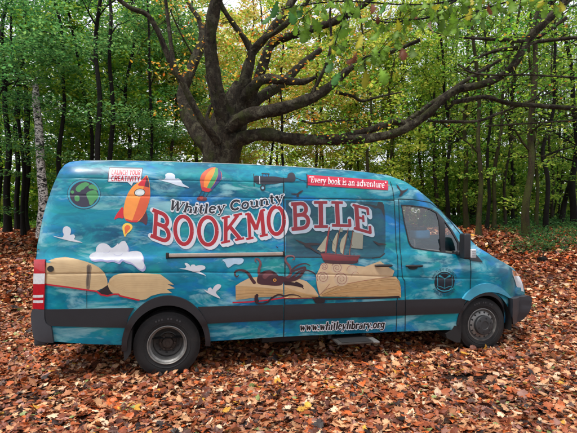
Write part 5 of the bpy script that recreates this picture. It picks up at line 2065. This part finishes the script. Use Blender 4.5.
# where leaves hang in the photo: (x, y, length, direction angle from straight down, kind)
OAKBIG = [(0, -.16), (.025, 0), (.09, .06), (.13, .12), (.10, .18), (.14, .22), (.21, .25), (.22, .31), (.15, .36), (.18, .42), (.27, .46), (.28, .53), (.19, .57), (.22, .63), (.29, .68), (.27, .75), (.18, .77), (.18, .84), (.17, .91), (.08, .97), (0, 1.0)]
big_oak = [leaf_template(OAKBIG, tg.uniform(-.4, .5), tg.uniform(.1, .5), tg.uniform(-.8, .8), tg, 1.1) for k in range(5)]
HANG = [(277, 2, 19, 20, 'b'), (272, 16, 16, 60, 'b'), (290, 8, 20, -15, 'b'), (306, 22, 25, 8, 'g'), (312, 18, 20, -30, 'g'), (300, 5, 15, 0, 'b'), (322, 10, 16, -20, 'g'), (318, 2, 18, 10, 'g'),
        (344, 24, 18, 30, 'b'), (350, 30, 20, 60, 'g'), (347, 40, 20, 40, 'g'), (332, 60, 18, 20, 'b'), (340, 72, 18, 30, 'b'), (362, 34, 22, 20, 'y'), (366, 70, 22, 5, 'y'), (380, 68, 22, -15, 'g'),
        (376, 46, 18, 10, 'g'), (388, 44, 14, 20, 'g'), (397, 40, 14, -20, 'g'), (402, 47, 20, 0, 'r'), (411, 48, 17, -8, 'g'), (398, 20, 16, -10, 'y'), (385, 4, 14, 30, 'b'), (372, 4, 16, 0, 'r'), (378, 16, 10, 0, 'r'), (360, 6, 18, 20, 'g'),
        (352, 0, 16, 50, 'g'), (412, 10, 14, -20, 'r'), (424, 2, 14, 0, 'g'), (445, 16, 20, 10, 'g'), (436, 14, 16, 30, 'y'), (452, 14, 18, -20, 'g'), (430, 22, 20, 0, 'n'), (458, 26, 16, -10, 'g'), (470, 8, 16, 10, 'y'),
        (480, 0, 20, 0, 'g'), (488, 4, 14, -20, 'r'), (498, 2, 20, 15, 'g'), (510, 0, 18, -10, 'g'), (468, 0, 14, 30, 'r'), (530, 2, 16, 0, 'g'), (548, 6, 16, 20, 'g'), (560, 2, 14, -15, 'y'), (476, 14, 14, 0, 'b'), (484, 18, 18, 10, 'g'),
        (336, 2, 16, -30, 'g'), (392, 24, 14, 40, 'g'), (420, 24, 14, -40, 'g'), (368, 18, 14, 70, 'g'), (544, -2, 14, 40, 'g'), (462, 2, 16, -30, 'g'), (380, 30, 16, 40, 'g'), (356, 52, 14, 20, 'r'), (354, 58, 12, 50, 'r')]
rg = np.random.default_rng(71)
for k in range(240):
    q = lp[rg.integers(10, len(lp))]
    HANG.append((q[0] / q[1] * F + CX + rg.uniform(-5, 5), HY - (q[2] - H) / q[1] * F + rg.uniform(-2, 5), rg.uniform(7, 12.5), rg.uniform(-70, 70), 'gggggggy'[rg.integers(0, 8)]))
KC = {'b': (84, 136, 66), 'g': (112, 150, 44), 'y': (190, 184, 50), 'r': (110, 62, 34), 'n': (150, 128, 110)}
Vs, Ts, Cs = [], [], []
Sv, Sf = [], []
base = 0
rg = np.random.default_rng(44)
for (x, y, ln, a, kd) in HANG:
    Y = rg.uniform(2.55, 3.05)
    p0 = np.array(at(x, y, Y))
    L = ln * .80 / F * Y
    P, T = big_oak[int(rg.integers(0, 5))]
    Q = P.copy()
    Q[:, 1] += .45
    Q *= L * np.array([1.0 if kd != 'g' else 1.15, 1, 1])
    th = math.radians(a)
    turn = rg.uniform(-.8, .8)
    c, s = math.cos(turn), math.sin(turn)
    q = np.stack([Q[:, 0] * c - Q[:, 2] * s, Q[:, 0] * s + Q[:, 2] * c, -Q[:, 1]], 1)
    nod = rg.uniform(-.5, .5)
    q = np.stack([q[:, 0], q[:, 1] * math.cos(nod) - q[:, 2] * math.sin(nod), q[:, 1] * math.sin(nod) + q[:, 2] * math.cos(nod)], 1)
    q = np.stack([q[:, 0] * math.cos(th) + q[:, 2] * math.sin(th), q[:, 1], -q[:, 0] * math.sin(th) + q[:, 2] * math.cos(th)], 1)
    Vs.append(q + p0 - nbv)
    Ts.append(T + base)
    base += len(q)
    cc = np.array(srgb(*KC[kd])) * rg.uniform(.45, 1.15)
    rib = np.where(np.arange(len(q)) >= len(q) - 3, 1.5, 1.0)[:, None]
    Cs.append(np.concatenate([np.tile(cc, (len(q), 1)) * rg.uniform(.75, 1.15, (len(q), 1)) * rib, np.ones((len(q), 1))], 1))
    # stalk to the nearest twig
    j = np.argmin(((lp - p0) ** 2).sum(1))
    if np.linalg.norm(lp[j] - p0) < .30:
        mid = (lp[j] + p0) / 2 + np.array([0, 0, .012])
        sv, sf_ = tube_data(catmull([lp[j] - nbv, mid - nbv, p0 - nbv], 3), [.0012] * 7, 4, False)
        mb.add(sv, sf_)
tri_mesh_np('leaves', np.concatenate(Vs), np.concatenate(Ts), leaf_mat('near_oak_leaf', .5), ob, np.concatenate(Cs), smooth=True)

mb.build('twig', [M_DARKBARK], ob)

# ---- left side: birch and dark maples
b = tree_root('birch_tree', (41 - CX) / F * 14.5, 14.5, 'white and black patched birch trunk with its top lost in leaves behind the van')
bl_ = np.array(b.location)
mb = MB()
P = [(41, 238, 9.5, 14.5), (42, 220, 9, 14.5), (43.4, 200, 8.6, 14.5), (41.6, 175, 8.2, 14.5), (40, 150, 7.8, 14.5), (38.4, 125, 7.4, 14.5), (36.6, 105, 7, 14.5), (36, 92, 6.2, 14.5), (35.6, 87, 5.4, 14.5), (35.8, 84, 3.4, 14.5)]
S = catmull(np.array([tuple(at(a, c, Y) - Vector(bl_)) + (w_ / 2 / F * Y,) for a, c, w_, Y in P]), 8)
mb.tube(S[:, :3], S[:, 3], 14, 0, False, .08, 3)
twigs(mb, S[30:-9, :3], .014, 5, 1.0, 91, 1)
mb.build('trunk', [M_BIRCH], b)
c = bpy.data.objects.new('crown', crown_mesh('birchtop', 171, 16, 70, (-.15, -.2, 6.3), (1.0, .7, 1.0), .55, .35, .11, P_BLUE))
COL.objects.link(c)
c.parent = b

LEFT = [  # foot x, y, width, path, bark, crown, crown no, label, Y
    (100, 236, 8, [(99, 160), (98, 90), (97, 40), (99, 0)], M_DARKBARK, 'blue', 0, 'thick black forked trunk with cool green maple sprays above the rocket picture', 13.0),
    (112, 236, 7, [(111, 150), (112, 90), (110, 35), (109, 0)], M_DARKBARK, 'blue', 1, 'straight black trunk with tiered cool green leaves above the speech bubble', 13.6),
    (96, 236, 5.5, [(90, 125), (82, 80), (74, 45), (69, 10)], M_DARKBARK, 'deep', 0, 'dark stem leaning left above the globe picture', 15.5),
    (6, 231, 8, [(8, 170), (6, 100), (2, 40)], M_DARKBARK, 'deep', 1, 'black trunk at the far left edge of the clearing', 17.0),
    (17, 230, 6, [(18, 190), (16, 130), (20, 60)], M_DARKBARK, 'deep', 2, 'black trunk between the far left edge and the birch', 18.0),
    (27, 230, 7, [(26, 190), (28, 140), (24, 80)], M_DARKBARK, 'deep', 0, 'dark trunk just left of the birch', 17.5),
    (-22, 236, 9, [(-20, 150), (-24, 60)], M_DARKBARK, 'blue', 2, 'cool green maple reaching in from beyond the left edge', 14.0),
    (62, 232, 6, [(60, 150), (64, 90), (62, 40)], M_DARKBARK, 'deep', 2, 'shadowed tree with layered green sprays between birch and rocket', 14.8),
    (128, 234, 5.5, [(130, 160), (126, 100), (133, 40)], M_DARKBARK, 'deep', 1, 'slim dark trunk right of the black maples', 16.0),
    (150, 234, 4.5, [(150, 160), (152, 100), (148, 50)], M_DARKBARK, 'blue', 1, 'cool green maple filling the gap left of the big oak', 14.8),
    (-46, 236, 9, [(-44, 150), (-40, 60)], M_DARKBARK, 'blue', 0, 'maple with layered cool green leaves over the far left top corner', 12.6),
    (24, 233, 5, [(22, 150), (14, 60), (10, 10)], M_DARKBARK, 'blue', 1, 'maple whose cool green leaves hide the top of the birch', 16.4),
    (140, 232, 4.2, [(139, 160), (144, 100), (140, 40)], M_DARKBARK, 'deep', 0, 'dark green tree above the rocket and the paper cloud', 18.6),
    (172, 232, 5, [(172, 160), (176, 100), (170, 50)], M_GREYB, 'lime', 0, 'yellow-green tree seen between the left limbs of the big oak', 18.0),
]
for k, (xb, yb, w_, path_, m_, cr, cn, lab, Y) in enumerate(LEFT):
    w_ = w_ * .82
    nm = 'maple_tree' if cr == 'blue' else 'woodland_tree'
    forest_tree(nm, xb, yb, w_, path_, m_, lab, CR[cr](cn % 3), None, 300 + k, 5, Y, 1.0, 12.5, True, -2.6 if 'hide the top' in lab else 1.8)

# ---- middle: gold and lime trees behind the oak
MID = [
    (196, 231, 4, [(197, 160), (194, 80)], M_GREYB, 'gold', 0, 'golden maple glowing behind the left limbs of the big oak', 19.0),
    (284, 231, 3.4, [(284, 165), (281, 130), (282, 60)], M_DARKBARK, 'lime', 1, 'thin lime-leaved tree right of the big oak trunk under its lowest limb', 18.5),
    (271, 231, 3, [(271, 165), (272, 120), (266, 60)], M_DARKBARK, 'gold', 1, 'gold-leaved tree behind the central stem of the big oak', 20.5),
    (316, 231, 3.4, [(316, 160), (314, 100), (320, 40)], M_GREYB, 'gold', 2, 'yellow tree behind the second limb of the big oak', 19.5),
    (318, 230, 3, [(322, 165), (320, 110)], M_DARKBARK, 'lime', 2, 'lime tree far behind the middle of the van roof', 23.0),
    (346, 231, 3.6, [(346, 160), (350, 100), (345, 40)], M_GREYB, 'gold', 0, 'golden tree behind the fork of the long low oak limb', 21.5),
    (366, 231, 3.4, [(367, 170), (370, 110), (364, 50)], M_MOSSY, 'lime', 0, 'lime tree behind the motto pennant at the van roof', 18.0),
    (392, 231, 3.6, [(393, 170), (390, 100), (396, 40)], M_MOSSY, 'lime', 1, 'yellow-green tree above the front end of the van roof', 20.0),
    (240, 231, 4, [(238, 165), (244, 90)], M_GREYB, 'gold', 1, 'gold tree hidden directly behind the big oak trunk', 22.0),
    (220, 231, 3.4, [(222, 160), (216, 90)], M_GREYB, 'lime', 2, 'lime tree straight behind the left vertical stem of the big oak', 23.5),
]
for k, (xb, yb, w_, path_, m_, cr, cn, lab, Y) in enumerate(MID):
    forest_tree('woodland_tree', xb, yb, w_, path_, m_, lab, CR[cr](cn), None, 400 + k, 4, Y, 1.0, 13)

# ---- right: slender mossy woodland
RIGHT = [
    (408, 228, 4, [(408, 190), (410, 140), (404, 80)], M_MOSSY, 'slim mossy trunk just above the cab door of the van'),
    (421, 228, 4.4, [(422, 180), (419, 130), (424, 70)], M_MOSSY, 'slim mossy trunk behind the sloping windscreen pillar'),
    (436, 229, 4.6, [(436, 190), (434, 130), (437, 60)], M_GREYB, 'grey-brown trunk left of the dark trunk above the mirror'),
    (448, 229, 5, [(447, 190), (449, 130), (444, 80)], M_DARKBARK, 'blackish trunk rising behind the van windscreen'),
    (458, 228, 4, [(459, 180), (457, 120)], M_MOSSY, 'thin mossy trunk left of the close pair above the mirror'),
    (466, 229, 6, [(466, 190), (465, 140), (467, 80)], M_MOSSY, 'left mossy trunk of the close pair above the mirror'),
    (474, 227, 8, [(474, 190), (473, 140), (476, 70)], M_DARKBARK, 'black trunk right of the close pair above the mirror'),
    (480, 236.5, 6.2, [(479.5, 200), (480, 160), (478, 110), (477, 60)], M_MOSSY, 'straight mossy olive trunk standing forward in the leaves beyond the bonnet'),
    (487.5, 231, 4, [(488, 190), (489, 140), (490, 80)], M_DARKBARK, 'dark trunk right behind the forward mossy trunk'),
    (493.5, 230.5, 4.8, [(494, 190), (498, 150), (503, 100), (508, 60)], M_MOSSY, 'mossy trunk leaning right between the forward trunk and the big forked one'),
    (504, 228, 3.6, [(505, 190), (510, 140), (513, 100)], M_GREYB, 'thin grey trunk left of the big forked mossy trunk'),
    (512, 228, 4, [(513, 190), (510, 140), (514, 70)], M_DARKBARK, 'thin dark trunk directly left of the big forked mossy trunk'),
    (526.5, 238, 8.6, [(527, 205), (530, 170), (531, 140), (533, 90), (536, 50)], M_MOSSY, 'big forked mossy trunk standing in brambles at the right'),
    (538, 231.5, 4.2, [(537, 195), (535, 160), (534, 120)], M_MOSSY, 'second stem close on the right of the big forked mossy trunk'),
    (546.5, 233, 5.4, [(546, 205), (547, 175), (544, 150), (552, 110), (556, 60)], M_DARKBARK, 'black crooked trunk right of the big forked mossy trunk'),
    (560, 228.5, 6, [(563, 205), (570, 185), (577, 165), (590, 130)], M_DARKBARK, 'dark trunk leaning out over the right edge'),
    (573, 229, 7.5, [(573, 190), (576, 140), (572, 80)], M_DARKBARK, 'thick dark trunk at the right edge behind the brambles'),
    (589, 232, 8, [(588, 180), (592, 120)], M_MOSSY, 'mossy trunk just outside the right edge'),
    (552, 227.5, 3.6, [(553, 190), (550, 140), (553, 90)], M_GREYB, 'thin grey trunk between the crooked black trunk and the right edge'),
]
for k, (xb, yb, w_, path_, m_, lab) in enumerate(RIGHT):
    w_ = w_ * .82
    forest_tree('woodland_tree', xb, yb, w_, path_, m_, lab, CR['olive'](k % 3), None, 500 + k, 10, None, 1.0, 12.5, True, 1.5)

# thin far trees: nothing tells these apart
rg = np.random.default_rng(5)
far = []
proto = {}
for k in range(76):
    px = (rg.choice([412, 446, 492, 517, 558, 600]) + rg.normal(0, 9)) if k < 42 else rg.uniform(385, 640) if k < 60 else rg.uniform(150, 400)
    Y = rg.uniform(22, 34)
    X = (px - CX) / F * Y
    zone = 'olive' if px > 400 else 'lime'
    key = (zone, k % 4)
    if key not in proto:
        root = forest_tree('woodland_tree', px, 230, rg.uniform(1.4, 3.0), [(px + rg.uniform(-6, 6), 140), (px + rg.uniform(-9, 9), 60)], [M_MOSSY, M_DARKBARK, M_GREYB, M_MOSSY][k % 4],
                           'thin tree in the crowded far woodland behind the van', CR[zone](k % 3), 'far woodland trees', 600 + k, 6, Y, 1.05, 13)
        proto[key] = root
    else:
        src = proto[key]
        root = src.copy()
        COL.objects.link(root)
        root.location = (X, Y, float(ground(X, Y)))
        root.rotation_euler = (0, 0, rg.uniform(0, 6.28))
        s = rg.uniform(.85, 1.2)
        root.scale = (s, s, s)
        for ch in src.children:
            q = ch.copy()
            COL.objects.link(q)
            q.parent = root
for k in range(11):
    px = rg.uniform(-60, 160)
    Y = rg.uniform(20, 29)
    X = (px - CX) / F * Y
    key = ('deep', k % 3)
    if key not in proto:
        proto[key] = forest_tree('woodland_tree', px, 230, rg.uniform(3, 5), [(px + 3, 140), (px - 4, 60)], M_DARKBARK, 'shadowy tree deep in the dark green wood at the left', CR['deep'](k % 3), 'far dark trees at the left', 700 + k, 5, Y, 1.1, 13)
    else:
        src = proto[key]
        root = src.copy()
        COL.objects.link(root)
        root.location = (X, Y, float(ground(X, Y)))
        root.rotation_euler = (0, 0, rg.uniform(0, 6.28))
        for ch in src.children:
            q = ch.copy()
            COL.objects.link(q)
            q.parent = root

# far wall of foliage, one mass
rg = np.random.default_rng(9)
n = 420
ang = rg.uniform(-46, 46, n)
dist = rg.uniform(34, 50, n)
cx_ = np.tan(np.radians(ang)) * dist
cz_ = 1.5 + rg.random(n) ** 1.7 * 16
cl = np.stack([cx_, dist, cz_], 1)
m_ = 330                                             # shrubs and low boughs close the view under the crowns
a2, d2 = np.tan(np.radians(rg.uniform(-46, 46, m_))), rg.uniform(29, 44, m_)
cl = np.concatenate([cl, np.stack([a2 * d2, d2, 1.9 + rg.random(m_) * 3.2], 1)])
a2, d2 = np.tan(np.radians(rg.uniform(-46, -15, 230))), rg.uniform(25, 36, 230)
cl = np.concatenate([cl, np.stack([a2 * d2, d2, 1.7 + rg.random(230) * 4.2], 1)])
a2, d2 = np.tan(np.radians(rg.uniform(14, 46, 170))), rg.uniform(24, 34, 170)
cl = np.concatenate([cl, np.stack([a2 * d2, d2, 1.8 + rg.random(170) ** 1.5 * 5.5], 1)])
P = crown_points(rg, cl, 70, 1.35, .6)
pxv = P[:, 0] / P[:, 1] * F + CX
pick = rg.random(len(P))
col = np.where((pxv < 165)[:, None], np.concatenate([P_DEEP, P_LIME[:3]])[rg.integers(0, 8, len(P))], np.where((pxv < 410)[:, None], P_LIME[rg.integers(0, 5, len(P))], P_OLIVE[rg.integers(0, 5, len(P))]))  # lime mixed in at the left puts backlight into the leaf colour
o = scatter('distant_woodland', P, rg.uniform(.28, .5, len(P)), crown_t, col, .7, 0, leaf_mat('distant_leaf', .5))
tag(o, kind='stuff')

# ---- low growth at the wood's edge
def undergrowth(name, px0, px1, Y0, Y1, n, h, cols, seed, label=None):
    rg = np.random.default_rng(seed)
    Yc = rg.uniform(Y0, Y1, n)
    Xc = (rg.uniform(px0, px1, n) - CX) / F * Yc
    hh = h * rg.uniform(.4, 1.0, n)
    k = np.repeat(np.arange(n), 26)
    d = rg.normal(0, 1, (len(k), 3)) * np.array([.26, .26, .0])
    P = np.stack([Xc[k] + d[:, 0], Yc[k] + d[:, 1], ground(Xc[k] + d[:, 0], Yc[k] + d[:, 1]) + hh[k] * rg.random(len(k))], 1)
    col = cols[rg.integers(0, len(cols), len(P))] * rg.uniform(.7, 1.1, (len(P), 1))
    o = scatter(name, P, rg.uniform(.07, .13, len(P)), crown_t, col, .6, 0, M_LEAF)
    tag(o, kind='stuff')


P_UNDER = pal([(58, 104, 54), (76, 120, 60), (46, 88, 48), (96, 132, 66)])
undergrowth('undergrowth', 425, 600, 19.0, 25, 520, .75, P_UNDER, 1)
undergrowth('undergrowth', 512, 600, 14.0, 18.5, 150, .55, P_UNDER, 2)
undergrowth('undergrowth', 488, 540, 16.5, 19, 30, .25, P_UNDER, 3)
undergrowth('undergrowth', -40, 120, 19.5, 26, 240, .5, P_DEEP, 4)

# ---- charred log end lying in the leaves
X, Y = ground_hit(542.5, 262)
lg = tag(empty('log', (X, Y, float(ground(X, Y)) - .02), .5), 'short blackened log lying in the leaves between the bonnet and the brambles', 'log')
mb = MB()
mb.tube([(-.16, 0, .09), (-.08, 0, .10), (.05, .01, .10), (.16, .02, .09)], [.085, .098, .095, .08], 12, 0, True, .08, 5)
mb.build('stem', [M_DARKBARK], lg)
mb = MB()
mb.tube([(.02, 0, .17), (.05, 0, .28), (.04, .02, .38)], [.022, .016, .008], 6, 0, True)
mb.build('snag', [M_GREYB], lg)

# =================================================================== LIGHT, SKY, CAMERA
world = bpy.data.worlds.new('World')
scene.world = world
world.use_nodes = True
wt = world.node_tree
wt.nodes.clear()
sky = wt.nodes.new('ShaderNodeTexSky')
sky.sky_type = 'NISHITA'
sky.sun_disc = False
SUN_EL, SUN_AZ = 67.0, 225.0        # azimuth from +Y, clockwise: behind the camera, a little left
sky.sun_elevation = math.radians(SUN_EL)
sky.sun_rotation = math.radians(SUN_AZ)
sky.air_density = 1.0
sky.dust_density = 2.0
sky.ozone_density = 1.0
bg = wt.nodes.new('ShaderNodeBackground')
bg.inputs[1].default_value = 0.15
# bright overcast cloud over most of the sky
tc = wt.nodes.new('ShaderNodeTexCoord')
nz = wt.nodes.new('ShaderNodeTexNoise')
nz.inputs['Scale'].default_value = 3.0
nz.inputs['Detail'].default_value = 6
wt.links.new(tc.outputs['Generated'], nz.inputs['Vector'])
rp = wt.nodes.new('ShaderNodeValToRGB')
rp.color_ramp.elements[0].position = 0.3
rp.color_ramp.elements[0].color = (.72, .72, .72, 1)
rp.color_ramp.elements[1].position = 0.6
rp.color_ramp.elements[1].color = (.97, .97, .97, 1)
wt.links.new(nz.outputs['Fac'], rp.inputs[0])
mx = wt.nodes.new('ShaderNodeMix')
mx.data_type = 'RGBA'
wt.links.new(rp.outputs[0], mx.inputs[0])
wt.links.new(sky.outputs[0], mx.inputs[6])
mx.inputs[7].default_value = (4.2, 4.25, 4.5, 1)
wo = wt.nodes.new('ShaderNodeOutputWorld')
wt.links.new(mx.outputs[2], bg.inputs[0])
wt.links.new(bg.outputs[0], wo.inputs[0])
sd = bpy.data.lights.new('sun', 'SUN')
sd.energy = 2.3
sd.angle = math.radians(14)
sd.color = (1.0, 0.96, 0.9)
so = bpy.data.objects.new('sun', sd)
COL.objects.link(so)
az, el = math.radians(SUN_AZ), math.radians(SUN_EL)
to_sun = Vector((math.sin(az) * math.cos(el), math.cos(az) * math.cos(el), math.sin(el)))
so.rotation_euler = to_sun.to_track_quat('Z', 'Y').to_euler()
so.location = to_sun * 40

cd = bpy.data.cameras.new('camera')
cam = bpy.data.objects.new('camera', cd)
COL.objects.link(cam)
cam.location = (0, 0, H)
cam.rotation_euler = (math.radians(90), 0, 0)
cd.sensor_width = 36
cd.sensor_fit = 'HORIZONTAL'
cd.lens = F / 577 * 36
cd.shift_y = (HY - 216.5) / 577
cd.clip_start = 0.05
cd.clip_end = 600
scene.camera = cam

vs = scene.view_settings
vs.view_transform = 'Standard'
vs.look = 'None'
vs.exposure = 0.9
vs.gamma = 1
vs.use_curve_mapping = False
scene.cycles.use_denoising = True
scene.cycles.max_bounces = 8
scene.cycles.transparent_max_bounces = 12
scene.cycles.use_adaptive_sampling = True
scene.cycles.adaptive_threshold = 0.02
